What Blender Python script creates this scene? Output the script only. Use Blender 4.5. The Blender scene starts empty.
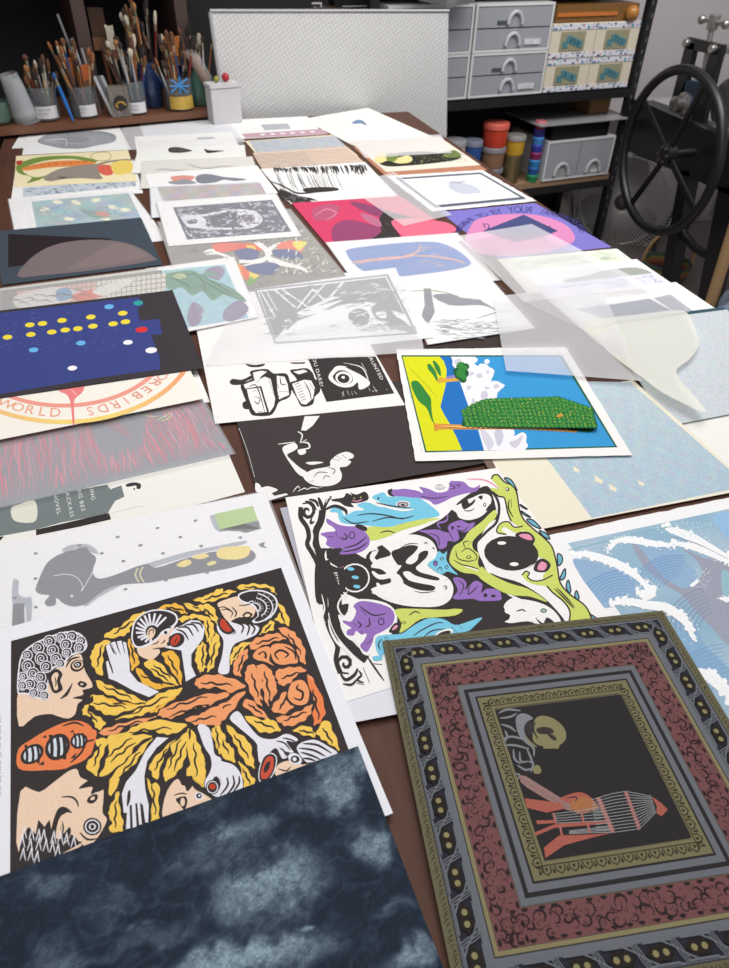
import bpy, bmesh, math, random
from mathutils import Vector, Matrix
random.seed(7)
C = bpy.context.scene.collection
SC = bpy.context.scene
def tint(c): return tuple(v*.97+5 for v in c) if max(c)-min(c) > 55 else c  # strong inks lifted slightly towards white, veiling haze put into the colour
def srgb(r, g=None, b=None):
    if g is None: r, g, b = r
    f = lambda c: (c/255)/12.92 if c/255 <= 0.04045 else ((c/255+0.055)/1.055)**2.4
    return (f(r), f(g), f(b), 1.0)

# ---------------------------------------------------------------- camera
TZ = 0.90                       # table top above the floor
EYE = Vector((0, 0, TZ+0.65))
F, PITCH, YAW, ROLL = 700.0, math.radians(39.8), math.radians(17.5), math.radians(1.5)
FW = Vector((math.sin(YAW)*math.cos(PITCH), math.cos(YAW)*math.cos(PITCH), -math.sin(PITCH)))
R0 = Vector((math.cos(YAW), -math.sin(YAW), 0)); U0 = R0.cross(FW)
RT = R0*math.cos(ROLL)+U0*math.sin(ROLL); UP = U0*math.cos(ROLL)-R0*math.sin(ROLL)
cam = bpy.data.objects.new('camera', bpy.data.cameras.new('camera')); C.objects.link(cam)
cam.matrix_world = Matrix(((RT.x, UP.x, -FW.x, EYE.x), (RT.y, UP.y, -FW.y, EYE.y), (RT.z, UP.z, -FW.z, EYE.z), (0, 0, 0, 1)))
cam.data.sensor_fit = 'VERTICAL'; cam.data.sensor_height = 36.0; cam.data.lens = F/968*36.0
cam.data.clip_start = 0.02
cam.data.dof.use_dof = True; cam.data.dof.focus_distance = 0.95; cam.data.dof.aperture_fstop = 9.0
SC.camera = cam

# ---------------------------------------------------------------- light
w = bpy.data.worlds.new('world'); SC.world = w; w.use_nodes = True
w.node_tree.nodes['Background'].inputs[0].default_value = (0.93, 0.95, 1.0, 1)
w.node_tree.nodes['Background'].inputs[1].default_value = 0.34
def area(name, loc, size, power, target, col=(1, 0.985, 0.97)):
    l = bpy.data.lights.new(name, 'AREA'); l.shape = 'RECTANGLE'; l.size, l.size_y = size; l.energy = power; l.color = col
    o = bpy.data.objects.new(name, l); C.objects.link(o); o.location = loc
    o.rotation_euler = (Vector(target)-Vector(loc)).to_track_quat('-Z', 'Y').to_euler()
    return o
area('overhead_area_light', (0.1, 0.9, 3.0), (2.4, 1.2), 27, (0.3, 0.9, 0.9))
area('overhead_area_light', (1.0, 2.0, 3.1), (2.2, 1.0), 26, (0.7, 2.1, 0.9))
area('overhead_area_light', (2.4, 1.9, 3.1), (1.6, 1.0), 46, (2.3, 4.2, 0.9))  # added fill light, brightens the back wall and right corner
SC.view_settings.view_transform = 'Standard'; SC.view_settings.look = 'None'
SC.view_settings.gamma = 1.0; SC.view_settings.use_curve_mapping = False
SC.view_settings.exposure = 0.0

# ---------------------------------------------------------------- helpers
def ray(x, y): return (FW*F+RT*(x-364.5)-UP*(y-484))
def at(x, y, z=TZ):                         # picture point -> point on a horizontal plane
    d = ray(x, y); return EYE+d*((z-EYE.z)/d.z)
class VPlane:                               # upright (or leaning) plane of a front
    def __init__(s, p, ang, lean=0.0):
        s.p = Vector(p); a = math.radians(ang); s.u = Vector((math.cos(a), math.sin(a), 0))
        s.n = Vector((-math.sin(a), math.cos(a), lean)).normalized(); s.b = Vector((-math.sin(a), math.cos(a), 0))
    def at(s, x, y, off=0.0):               # off metres behind the plane
        d = ray(x, y); p = s.p+s.n*off; return EYE+d*((p-EYE).dot(s.n)/d.dot(s.n))
    def uz(s, x, y, off=0.0):
        q = s.at(x, y, off); return ((q-s.p).dot(s.u), q.z)
    def pt(s, u, z, off=0.0): return Vector((s.p.x, s.p.y, 0))+s.u*u+s.b*off+Vector((0, 0, z))

MATS = {}
def mat(name, col, rough=0.6, metal=0.0, spec=0.5, noise=0.0, nscale=40, bump=0.0, alpha=1.0, trans=0.0, emit=0.0, stretch=(1, 1, 1)):
    if name in MATS: return MATS[name]
    m = bpy.data.materials.new(name); m.use_nodes = True; N = m.node_tree.nodes; L = m.node_tree.links
    b = N['Principled BSDF']; c = srgb(*col)
    b.inputs['Base Color'].default_value = c; b.inputs['Roughness'].default_value = rough
    b.inputs['Metallic'].default_value = metal; b.inputs['Specular IOR Level'].default_value = spec
    b.inputs['Alpha'].default_value = alpha; b.inputs['Transmission Weight'].default_value = trans
    if noise or bump:
        tc = N.new('ShaderNodeTexCoord'); mp = N.new('ShaderNodeMapping'); mp.inputs['Scale'].default_value = stretch
        nt = N.new('ShaderNodeTexNoise'); nt.inputs['Scale'].default_value = nscale; nt.inputs['Detail'].default_value = 6
        L.new(tc.outputs['Object'], mp.inputs[0]); L.new(mp.outputs[0], nt.inputs['Vector'])
        if noise:
            mx = N.new('ShaderNodeMix'); mx.data_type = 'RGBA'
            mx.inputs['A'].default_value = tuple(min(1, v*(1-noise)) for v in c[:3])+(1,)
            mx.inputs['B'].default_value = tuple(min(1, v*(1+noise)) for v in c[:3])+(1,)
            L.new(nt.outputs['Fac'], mx.inputs['Factor']); L.new(mx.outputs['Result'], b.inputs['Base Color'])
        if bump:
            bp = N.new('ShaderNodeBump'); bp.inputs['Strength'].default_value = bump; bp.inputs['Distance'].default_value = 0.002
            L.new(nt.outputs['Fac'], bp.inputs['Height']); L.new(bp.outputs[0], b.inputs['Normal'])
    MATS[name] = m; return m
def ink_mat():                              # printed ink: colour of each printed shape, faint paper grain
    m = bpy.data.materials.new('printed_ink'); m.use_nodes = True; N = m.node_tree.nodes; L = m.node_tree.links
    b = N['Principled BSDF']; b.inputs['Roughness'].default_value = 0.75; b.inputs['Specular IOR Level'].default_value = 0.12
    a = N.new('ShaderNodeAttribute'); a.attribute_name = 'ink'
    tc = N.new('ShaderNodeTexCoord'); nt = N.new('ShaderNodeTexNoise'); nt.inputs['Scale'].default_value = 900; nt.inputs['Detail'].default_value = 3
    mr = N.new('ShaderNodeMapRange'); mr.inputs['From Min'].default_value = .3; mr.inputs['From Max'].default_value = .7
    mr.inputs['To Min'].default_value = .88; mr.inputs['To Max'].default_value = 1.1
    mx = N.new('ShaderNodeVectorMath'); mx.operation = 'SCALE'
    L.new(tc.outputs['Object'], nt.inputs['Vector']); L.new(nt.outputs['Fac'], mr.inputs['Value'])
    L.new(a.outputs['Color'], mx.inputs[0]); L.new(mr.outputs[0], mx.inputs['Scale']); L.new(mx.outputs[0], b.inputs['Base Color'])
    return m
INK = ink_mat()
def glass_mat(name, op, col=(251, 250, 252)):   # thin glassine / tracing paper: part see-through, part white
    m = bpy.data.materials.new(name); m.use_nodes = True; N = m.node_tree.nodes; L = m.node_tree.links
    N.remove(N['Principled BSDF']); out = N['Material Output']
    t = N.new('ShaderNodeBsdfTransparent'); d = N.new('ShaderNodeBsdfDiffuse'); tl = N.new('ShaderNodeBsdfTranslucent')
    g = N.new('ShaderNodeBsdfGlossy'); g.inputs['Roughness'].default_value = .35
    d.inputs[0].default_value = srgb(*col); tl.inputs[0].default_value = srgb(*col)
    m1 = N.new('ShaderNodeMixShader'); m1.inputs[0].default_value = .28; m2 = N.new('ShaderNodeMixShader')
    m3 = N.new('ShaderNodeMixShader'); m3.inputs[0].default_value = .035
    tc = N.new('ShaderNodeTexCoord'); nt = N.new('ShaderNodeTexNoise'); nt.inputs['Scale'].default_value = 6
    mr = N.new('ShaderNodeMapRange'); mr.inputs['To Min'].default_value = op-.05; mr.inputs['To Max'].default_value = op+.05
    L.new(tc.outputs['Object'], nt.inputs['Vector']); L.new(nt.outputs['Fac'], mr.inputs['Value']); L.new(mr.outputs[0], m2.inputs[0])
    L.new(d.outputs[0], m1.inputs[1]); L.new(tl.outputs[0], m1.inputs[2]); L.new(t.outputs[0], m2.inputs[1]); L.new(m1.outputs[0], m2.inputs[2])
    L.new(m2.outputs[0], m3.inputs[1]); L.new(g.outputs[0], m3.inputs[2]); L.new(m3.outputs[0], out.inputs['Surface'])
    MATS[name] = m; return m
GL = glass_mat('glassine', .56); GLH = glass_mat('glassine_heavy', .66); GLL = glass_mat('glassine_light', .25); GLY = glass_mat('glassine_cream', .74, (252, 250, 238))

def link(name, me, m=None, parent=None):
    o = bpy.data.objects.new(name, me); C.objects.link(o)
    if m: me.materials.append(m)
    if parent: o.parent = parent
    return o
def mesh(name, vs, fs, m=None, parent=None, smooth=False):
    me = bpy.data.meshes.new(name); me.from_pydata([tuple(v) for v in vs], [], fs); me.update()
    if smooth:
        for p in me.polygons: p.use_smooth = True
    return link(name, me, m, parent)
def tag(o, label=None, cat=None, group=None, kind=None):
    if label: o['label'] = label
    if cat: o['category'] = cat
    if group: o['group'] = group
    if kind: o['kind'] = kind
    return o
def thing(name, label, cat, loc=(0, 0, 0), group=None):
    o = bpy.data.objects.new(name, None); C.objects.link(o); o.location = loc; o.empty_display_size = .02
    return tag(o, label, cat, group)
def bm_obj(name, bm, m, parent=None, smooth=False, bevel=0.0):
    if bevel: bmesh.ops.bevel(bm, geom=bm.edges[:], offset=bevel, segments=2, affect='EDGES')
    bmesh.ops.recalc_face_normals(bm, faces=bm.faces[:])
    if parent is not None: bmesh.ops.translate(bm, verts=bm.verts[:], vec=-Vector(parent.location) if parent.parent is None else (0, 0, 0))
    me = bpy.data.meshes.new(name); bm.to_mesh(me); bm.free()
    if smooth:
        for p in me.polygons: p.use_smooth = True
        try: me.set_sharp_from_angle(angle=math.radians(40))
        except Exception: pass
    return link(name, me, m, parent)
def box(bm, c, u, v, w_, hu, hv, hw):         # box centred at c with half sizes along unit axes
    c, u, v, w_ = map(Vector, (c, u, v, w_)); vs = []
    for a in (-1, 1):
        for b in (-1, 1):
            for d in (-1, 1): vs.append(bm.verts.new(c+u*hu*a+v*hv*b+w_*hw*d))
    for f in ((0, 1, 3, 2), (4, 6, 7, 5), (0, 4, 5, 1), (2, 3, 7, 6), (0, 2, 6, 4), (1, 5, 7, 3)): bm.faces.new([vs[i] for i in f])
def abox(bm, x0, x1, y0, y1, z0, z1): box(bm, ((x0+x1)/2, (y0+y1)/2, (z0+z1)/2), (1, 0, 0), (0, 1, 0), (0, 0, 1), (x1-x0)/2, (y1-y0)/2, (z1-z0)/2)
def pbox(bm, P, u0, u1, o0, o1, z0, z1):      # box in the frame of an upright plane
    box(bm, P.pt((u0+u1)/2, (z0+z1)/2, (o0+o1)/2), P.u, P.b, (0, 0, 1), abs(u1-u0)/2, abs(o1-o0)/2, abs(z1-z0)/2)
def tube(bm, pts, r, n=10, closed=False, cap=True):
    pts = [Vector(p) for p in pts]; rs = r if isinstance(r, (list, tuple)) else [r]*len(pts); rings = []; K = len(pts)
    prev = None
    for i, p in enumerate(pts):
        t = (pts[(i+1) % K]-pts[i-1]) if closed else (pts[min(i+1, K-1)]-pts[max(i-1, 0)])
        t.normalize()
        if prev is None: a = t.orthogonal().normalized()
        else: a = (prev-t*prev.dot(t)).normalized()
        prev = a; b = t.cross(a)
        rings.append([bm.verts.new(p+(a*math.cos(2*math.pi*k/n)+b*math.sin(2*math.pi*k/n))*rs[i]) for k in range(n)])
    for i in range(K if closed else K-1):
        A, B = rings[i], rings[(i+1) % K]
        for k in range(n): bm.faces.new((A[k], A[(k+1) % n], B[(k+1) % n], B[k]))
    if not closed and cap: bm.faces.new(rings[0][::-1]); bm.faces.new(rings[-1])
def lathe(bm, base, prof, n=24, axis=(0, 0, 1), cap=True):
    ax = Vector(axis).normalized(); a = ax.orthogonal().normalized(); b = ax.cross(a); base = Vector(base); rings = []
    for r, h in prof: rings.append([bm.verts.new(base+ax*h+(a*math.cos(2*math.pi*k/n)+b*math.sin(2*math.pi*k/n))*max(r, 1e-5)) for k in range(n)])
    for i in range(len(rings)-1):
        for k in range(n): bm.faces.new((rings[i][k], rings[i][(k+1) % n], rings[i+1][(k+1) % n], rings[i+1][k]))
    if cap: bm.faces.new(rings[0][::-1]); bm.faces.new(rings[-1])
def nums(s): 
    v = [float(t) for t in s.replace(',', ' ').split()]
    return [(v[i], v[i+1]) for i in range(0, len(v)-1, 2)]
def catmull(P, closed=True, sub=4):
    n = len(P); out = []
    for i in range(n if closed else n-1):
        if closed: p0, p1, p2, p3 = P[i-1], P[i], P[(i+1) % n], P[(i+2) % n]
        else: p0, p1, p2, p3 = P[max(i-1, 0)], P[i], P[i+1], P[min(i+2, n-1)]
        for k in range(sub):
            t = k/sub
            out.append(tuple(.5*((2*p1[j])+(-p0[j]+p2[j])*t+(2*p0[j]-5*p1[j]+4*p2[j]-p3[j])*t*t+(-p0[j]+3*p1[j]-3*p2[j]+p3[j])*t**3) for j in (0, 1)))
    if not closed: out.append(P[-1])
    return out

# ---------------------------------------------------------------- sheets lying on the table, with automatic stacking height
PLACED = []                                 # (xy polygon, top z)
def overlap(A, B):
    for P, Q in ((A, B), (B, A)):
        for i in range(len(P)):
            ex, ey = P[(i+1) % len(P)][0]-P[i][0], P[(i+1) % len(P)][1]-P[i][1]
            nx, ny = -ey, ex
            a = [nx*p[0]+ny*p[1] for p in P]; b = [nx*q[0]+ny*q[1] for q in Q]
            if min(a) >= max(b)-.002*math.hypot(nx, ny) or min(b) >= max(a)-.002*math.hypot(nx, ny): return False
    return True
def stack_z(xy, extra=0.0012):
    z = TZ+.0002
    for Q, t in PLACED:
        if overlap(xy, Q): z = max(z, t+.0002)
    return z
def full(q):                                # three corners a, b, c -> parallelogram on the table
    P = [at(*p) for p in q]
    if len(P) == 3: P.append(P[0]+P[2]-P[1])
    return P
def slab(name, P, z, th, m, parent=None, deckle=0.0, nseg=1, seed=1):
    rnd = random.Random(seed); ring = []
    for i in range(len(P)):
        a, b = P[i], P[(i+1) % len(P)]; e = (b-a); nrm = Vector((-e.y, e.x, 0)).normalized()
        for k in range(nseg):
            j = nrm*(rnd.uniform(-deckle, deckle) if k else 0); ring.append(a+e*(k/nseg)+j)
    n = len(ring); vs = [(p.x, p.y, z) for p in ring]+[(p.x, p.y, z+th) for p in ring]
    fs = [list(range(n))[::-1], [n+i for i in range(n)]]+[(i, (i+1) % n, n+(i+1) % n, n+i) for i in range(n)]
    A = sum(ring[i].x*ring[(i+1) % n].y-ring[(i+1) % n].x*ring[i].y for i in range(n))
    if A < 0: fs = [f[::-1] for f in fs]
    return mesh(name, vs, fs, m, parent)
GLYPH = {}
def glyph(ch):
    if ch not in GLYPH:
        cu = bpy.data.curves.new('glyph', 'FONT'); cu.body = ch; cu.resolution_u = 2
        o = bpy.data.objects.new('glyph', cu); C.objects.link(o); bpy.context.view_layer.update()
        me = o.to_mesh(); vs = [(v.co.x, v.co.y) for v in me.vertices]; fs = [tuple(p.vertices) for p in me.polygons]
        wd = max([v[0] for v in vs], default=.25)
        o.to_mesh_clear(); bpy.data.objects.remove(o); bpy.data.curves.remove(cu); GLYPH[ch] = (vs, fs, wd)
    return GLYPH[ch]
class Print:
    """A sheet of paper with its printed image. Shapes are given as points of tile (ox, oy, scale)."""
    def __init__(s, label, quad, paper=(240, 238, 236), cat='print', name='art_print', deckle=0.0, th=.0004, group=None):
        s.P = full(quad); xy = [(p.x, p.y) for p in s.P]; s.z = stack_z(xy); s.top = s.z+th
        s.xy = xy
        c = sum(s.P, Vector())/4; s.c = Vector((c.x, c.y, s.z))
        # re-cast the corners at the height of this sheet so they meet the picture points
        Q = [at(*q, s.top) for q in quad]
        if len(Q) == 3: Q.append(Q[0]+Q[2]-Q[1])
        s.Q = Q; s.root = thing(name, label, cat, s.c, group)
        mname = 'paper_%d_%d_%d' % paper
        s.pap = slab('paper', [q-s.c for q in Q], 0, th, mat(mname, paper, .75, spec=.15, noise=.02, nscale=120, bump=.04), s.root, deckle, 24 if deckle else 1, int(c.x*1000))
        s.v = []; s.f = []; s.col = []; s.shapes = []; s.grids = []; s.o = (0, 0, 1); s.maxl = 0
        PLACED.append([xy, s.top])
    def T(s, ox, oy, sc): s.o = (ox, oy, sc); return s
    def px(s, x, y): return (s.o[0]+x/s.o[2], s.o[1]+y/s.o[2])
    def add(s, col, W):                      # W: world xy points of one printed shape
        b = (min(p[0] for p in W), min(p[1] for p in W), max(p[0] for p in W), max(p[1] for p in W)); l = 1
        for q, k in s.shapes:
            if k >= l and b[0] < q[2] and b[2] > q[0] and b[1] < q[3] and b[3] > q[1]: l = k+1
        s.shapes.append((b, l)); s.maxl = max(s.maxl, l)
        z = s.top-s.c.z+0.000012*l; n = len(s.v)
        s.v += [(p[0]-s.c.x, p[1]-s.c.y, z) for p in W]
        A = sum(W[i][0]*W[(i+1) % len(W)][1]-W[(i+1) % len(W)][0]*W[i][1] for i in range(len(W)))
        r = list(range(n, n+len(W))); s.f.append(r if A > 0 else r[::-1]); s.col.append(srgb(*tint(col))); return z
    def w(s, x, y):
        p = at(*s.px(x, y), s.top); return (p.x, p.y)
    def p(s, col, st, smooth=False, sub=4):  # filled shape
        P = nums(st) if isinstance(st, str) else st
        if smooth: P = catmull(P, True, sub)
        s.add(col, [s.w(*q) for q in P]); return s
    def b(s, col, st, sub=4): return s.p(col, st, True, sub)
    def e(s, col, cx, cy, rx, ry=None, rot=0, n=18):
        ry = ry or rx; c, d = math.cos(math.radians(rot)), math.sin(math.radians(rot))
        s.p(col, [(cx+rx*math.cos(t)*c-ry*math.sin(t)*d, cy+rx*math.cos(t)*d+ry*math.sin(t)*c) for t in [2*math.pi*k/n for k in range(n)]]); return s
    def s(s, col, wd, st, smooth=True, taper=True, closed=False):   # brush stroke
        P = nums(st) if isinstance(st, str) else st
        if len(P) > 2 and smooth: P = catmull(P, closed, 4)
        n = len(P); L = []; R = []
        for i, q in enumerate(P):
            a, c = (P[i-1], P[(i+1) % n]) if closed else (P[max(i-1, 0)], P[min(i+1, n-1)])
            dx, dy = c[0]-a[0], c[1]-a[1]; d = math.hypot(dx, dy) or 1; k = wd/2
            if taper and not closed: k *= max(.18, math.sin(math.pi*(i/(n-1)*.9+.05))**.6)
            L.append((q[0]-dy/d*k, q[1]+dx/d*k)); R.append((q[0]+dy/d*k, q[1]-dx/d*k))
        W = [s.w(*q) for q in L]+[s.w(*q) for q in R]
        z = s.add(col, W); s.f.pop(); s.col.pop(); base = len(s.v)-2*n
        for i in range(n if closed else n-1):
            j = (i+1) % n; f = [base+i, base+j, base+n+j, base+n+i]
            a, b_, c_ = [s.v[f[k]] for k in (0, 1, 2)]
            if (b_[0]-a[0])*(c_[1]-a[1])-(b_[1]-a[1])*(c_[0]-a[0]) < 0: f = f[::-1]
            s.f.append(f); s.col.append(srgb(*tint(col)))
        return s
    def txt(s, col, st, x, y, xd, yd, gap=.06):   # lettering: origin, letter-width vector, letter-height vector (tile px)
        cx = 0
        for ch in st:
            if ch == ' ': cx += .35; continue
            vs, fs, wd = glyph(ch)
            W = [s.w(x+xd[0]*(cx+a)+yd[0]*b_, y+xd[1]*(cx+a)+yd[1]*b_) for a, b_ in vs]
            s.glyphs(col, W, fs); cx += wd+gap
        return s
    def glyphs(s, col, W, fs):
        s.add(col, W); s.f.pop(); s.col.pop(); base = len(s.v)-len(W)
        for f in fs:
            g = [base+i for i in f]; a, b_, c_ = [s.v[g[k]] for k in (0, 1, 2)]
            if (b_[0]-a[0])*(c_[1]-a[1])-(b_[1]-a[1])*(c_[0]-a[0]) < 0: g = g[::-1]
            s.f.append(g); s.col.append(srgb(*tint(col)))
    def arc(s, col, st, cx, cy, rx, ry, a0, a1, h, flip=False, tilt=0):   # letters on an ellipse (tile px, degrees, y down)
        n = len(st)
        for i, ch in enumerate(st):
            if ch == ' ': continue
            t = math.radians(a0+(a1-a0)*(i+.5)/n); e = math.radians(.5) if a1 > a0 else -math.radians(.5)
            x, y = cx+rx*math.cos(t), cy+ry*math.sin(t); x2, y2 = cx+rx*math.cos(t+e), cy+ry*math.sin(t+e)
            d = math.hypot(x2-x, y2-y); T_ = ((x2-x)/d, (y2-y)/d)
            Nn = ((cx-x), (cy-y)); nd = math.hypot(*Nn); Nn = (Nn[0]/nd, Nn[1]/nd)
            if flip: Nn = (-Nn[0], -Nn[1])
            vs, fs, wd = glyph(ch); W = [s.w(x+T_[0]*h[0]*(a-wd/2)+Nn[0]*h[1]*b_, y+T_[1]*h[0]*(a-wd/2)+Nn[1]*h[1]*b_) for a, b_ in vs]
            s.glyphs(col, W, fs)
        return s
    def uv(s, q=None):                       # unit square on a block (tile-px corners) -> tile px
        if q is None: Q = [(v.x, v.y) for v in s.Q]
        else:
            Q = [s.w(*c) for c in (nums(q) if isinstance(q, str) else q)]
            if len(Q) == 3: Q.append((Q[0][0]+Q[2][0]-Q[1][0], Q[0][1]+Q[2][1]-Q[1][1]))
        def f(u, v):
            a = [Q[0][k]*(1-u)*(1-v)+Q[1][k]*u*(1-v)+Q[2][k]*u*v+Q[3][k]*(1-u)*v for k in (0, 1)]
            return a
        return f
    def raw(s, col, W): s.add(col, W); return s
    def rs(s, col, wd, W, taper=True):       # stroke in world metres
        n = len(W); L = []; R = []
        for i, q in enumerate(W):
            a, c = W[max(i-1, 0)], W[min(i+1, n-1)]; dx, dy = c[0]-a[0], c[1]-a[1]; d = math.hypot(dx, dy) or 1
            k = wd/2*(max(.2, math.sin(math.pi*(i/(n-1)*.9+.05))) if taper else 1)
            L.append((q[0]-dy/d*k, q[1]+dx/d*k)); R.append((q[0]+dy/d*k, q[1]-dx/d*k))
        s.add(col, L+R); s.f.pop(); s.col.pop(); base = len(s.v)-2*n
        for i in range(n-1):
            f = [base+i, base+i+1, base+n+i+1, base+n+i]; a, b_, c_ = [s.v[f[k]] for k in (0, 1, 2)]
            if (b_[0]-a[0])*(c_[1]-a[1])-(b_[1]-a[1])*(c_[0]-a[0]) < 0: f = f[::-1]
            s.f.append(f); s.col.append(srgb(*tint(col)))
        return s
    def grid(s, f, col, nu, nv):             # tonal plate: f = uv map, col(u, v) -> rgb ; one layer of fine cells
        W = [f(0, 0), f(1, 0), f(1, 1), f(0, 1)]; z = s.add((0, 0, 0), W); s.f.pop(); s.col.pop(); n = len(s.v)
        A = sum(W[i][0]*W[(i+1) % 4][1]-W[(i+1) % 4][0]*W[i][1] for i in range(4))
        for j in range(nv+1):
            for i in range(nu+1):
                p = f(i/nu, j/nv); s.v.append((p[0]-s.c.x, p[1]-s.c.y, z))
        for j in range(nv):
            for i in range(nu):
                a = n+j*(nu+1)+i; q = [a, a+1, a+nu+2, a+nu+1]; s.f.append(q if A > 0 else q[::-1])
                s.col.append(srgb(*[max(0, min(255, c)) for c in col((i+.5)/nu, (j+.5)/nv)]))
        return s
    def done(s):
        PLACED[[i for i, q in enumerate(PLACED) if q[0] is s.xy][0]][1] = s.top+0.000012*(s.maxl+1)
        if not s.f: return s
        me = bpy.data.meshes.new('printed_image'); me.from_pydata(s.v, [], s.f); me.update()
        at_ = me.color_attributes.new('ink', 'FLOAT_COLOR', 'CORNER'); buf = []
        for poly, c in zip(me.polygons, s.col): buf += list(c)*poly.loop_total
        at_.data.foreach_set('color', buf)
        link('printed_image', me, INK, s.root); return s
def glassine(label, quad, m=None, warp=.0004, cat='tracing paper', group=None, nx=14, lift=None, z=None):
    """thin see-through interleaf; lift(u, v) raises it"""
    P = full(quad); xy = [(p.x, p.y) for p in P]; z0 = stack_z(xy) if z is None else z
    Q = [at(*q, z0) for q in quad]
    if len(Q) == 3: Q.append(Q[0]+Q[2]-Q[1])
    c = sum(Q, Vector())/4; rnd = random.Random(len(PLACED)); ph = [rnd.uniform(0, 6.3) for _ in range(4)]; vs = []; fs = []
    for j in range(nx+1):
        for i in range(nx+1):
            u, v = i/nx, j/nx; p = Q[0]*(1-u)*(1-v)+Q[1]*u*(1-v)+Q[2]*u*v+Q[3]*(1-u)*v
            h = warp*(1+.5*math.sin(5*u+ph[0])+.5*math.sin(7*v+ph[1]+3*u))
            if lift: h += lift(u, v)
            vs.append((p.x-c.x, p.y-c.y, p.z-c.z+h))
    for j in range(nx):
        for i in range(nx): a = j*(nx+1)+i; fs.append((a, a+nx+1, a+nx+2, a+1))
    o = mesh('tracing_paper', vs, fs, m or GL, None, True); o.location = c
    tag(o, label, cat, group); PLACED.append([xy, z0+warp*.6]); return o
K = (60, 54, 54); WH = (240, 238, 236)
# ---------------------------------------------------------------- room
def sbox(name, x0, x1, y0, y1, z0, z1, m):
    bm = bmesh.new(); abox(bm, x0, x1, y0, y1, z0, z1); o = bm_obj(name, bm, m); tag(o, kind='structure'); return o
M_wall = mat('wall_paint', (196, 190, 192), .85, noise=.03, nscale=3)
sbox('floor', -2.6, 4.8, -1.2, 4.6, -.1, 0, mat('concrete_floor', (122, 114, 110), .7, noise=.18, nscale=5))
sbox('wall_back', -2.6, 4.8, 4.5, 4.6, 0, 3.4, M_wall)
sbox('wall_right', 4.7, 4.8, -1.2, 4.5, 0, 3.4, M_wall)
sbox('wall_left', -2.6, -2.5, -1.2, 4.5, 0, 3.4, M_wall)
bm = bmesh.new(); abox(bm, -2.5, 4.7, 4.48, 4.5, 0, .12)
tag(bm_obj('baseboard_back', bm, mat('baseboard_paint', (150, 146, 146), .6)), kind='structure')

# ---------------------------------------------------------------- long work table
wood = mat('dark_stained_wood', (88, 58, 46), .55, spec=.18, noise=.35, nscale=14, bump=.15, stretch=(7, .6, 1))
tb = thing('work_table', 'long dark-brown stained wooden work table covered with spread-out prints', 'table', (.32, 1.3, 0))
TX0, TX1, TY0, TY1 = -.432, 1.075, -.35, 2.95
bm = bmesh.new(); abox(bm, TX0, TX1, TY0, TY1, TZ-.045, TZ); bm_obj('tabletop', bm, wood, tb, bevel=.003)
for x in (TX0+.08, TX1-.08):
    for y in (TY0+.1, (TY0+TY1)/2, TY1-.1):
        bm = bmesh.new(); abox(bm, x-.04, x+.04, y-.04, y+.04, 0, TZ-.045); bm_obj('leg', bm, wood, tb)
bm = bmesh.new(); abox(bm, TX0+.05, TX1-.05, TY0+.06, TY1-.06, TZ-.13, TZ-.045); bm_obj('apron', bm, wood, tb)

# ---------------------------------------------------------------- dark cabinet with the brush ledge
BP = VPlane(at(0, 137, TZ+.01), 10.8)
dark = mat('dark_cabinet_wood', (44, 37, 36), .6, noise=.25, nscale=18)
blk = mat('cabinet_back_black', (26, 25, 27), .8)
cab = thing('cabinet', 'tall dark wooden cabinet behind the left end of the table', 'cabinet', BP.pt(.3, 0, .2))
zB = TZ+.011
bm = bmesh.new(); pbox(bm, BP, -1.2, .735, 0, .42, zB, zB+.026); bm_obj('ledge', bm, mat('brown_ledge_wood', (116, 76, 54), .45, noise=.25, nscale=22, stretch=(1, 9, 9)), cab, bevel=.002)
bm = bmesh.new(); pbox(bm, BP, -1.2, 1.35, .42, .44, 0, 2.2); bm_obj('back_panel', bm, blk, cab)
for u in (-.42, .36, .715):
    bm = bmesh.new(); pbox(bm, BP, u-.022, u+.022, .15, .42, zB+.026, 2.2); bm_obj('upright', bm, mat('upright_wood', (70, 52, 48), .6, noise=.2), cab)
bm = bmesh.new(); pbox(bm, BP, -1.2, .78, .13, .42, 0, zB); bm_obj('base_cupboard', bm, dark, cab)
bm = bmesh.new(); pbox(bm, BP, -1.2, .78, .12, .42, 1.36, 1.385); bm_obj('upper_shelf', bm, dark, cab)
LZ = zB+.026                                 # top of ledge
clear = mat('clear_plastic', (215, 218, 222), .12, spec=.8, alpha=.2)
glassm = mat('jar_glass', (120, 128, 132), .06, spec=.8, alpha=.30)
labelm = mat('white_label', (214, 212, 212), .6)
txtm = mat('label_writing', (70, 82, 130), .6)
def text_obj(name, s, m, M, size, parent=None, ext=.0004):
    vs = []; fs = []; cx = 0
    for ch in s:
        if ch == ' ': cx += .4; continue
        g, f, wd = glyph(ch); n = len(vs); vs += [M @ Vector(((cx+a)*size, b*size, ext)) for a, b in g]; fs += [tuple(n+i for i in q) for q in f]; cx += wd+.07
    if parent: vs = [v-Vector(parent.location) for v in vs]
    return mesh(name, vs, fs, m, parent)
def frame_m(P, u, z, off):                   # text frame: x along the plane, y up, z toward the viewer
    o = P.pt(u, z, off); return Matrix(((P.u.x, 0, -P.b.x, o.x), (P.u.y, 0, -P.b.y, o.y), (0, 1, 0, o.z), (0, 0, 0, 1)))
bcols = [(150, 92, 50), (176, 120, 70), (60, 38, 30), (38, 30, 30), (120, 30, 34), (30, 70, 130), (196, 160, 110), (90, 60, 40), (170, 168, 170)]
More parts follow.
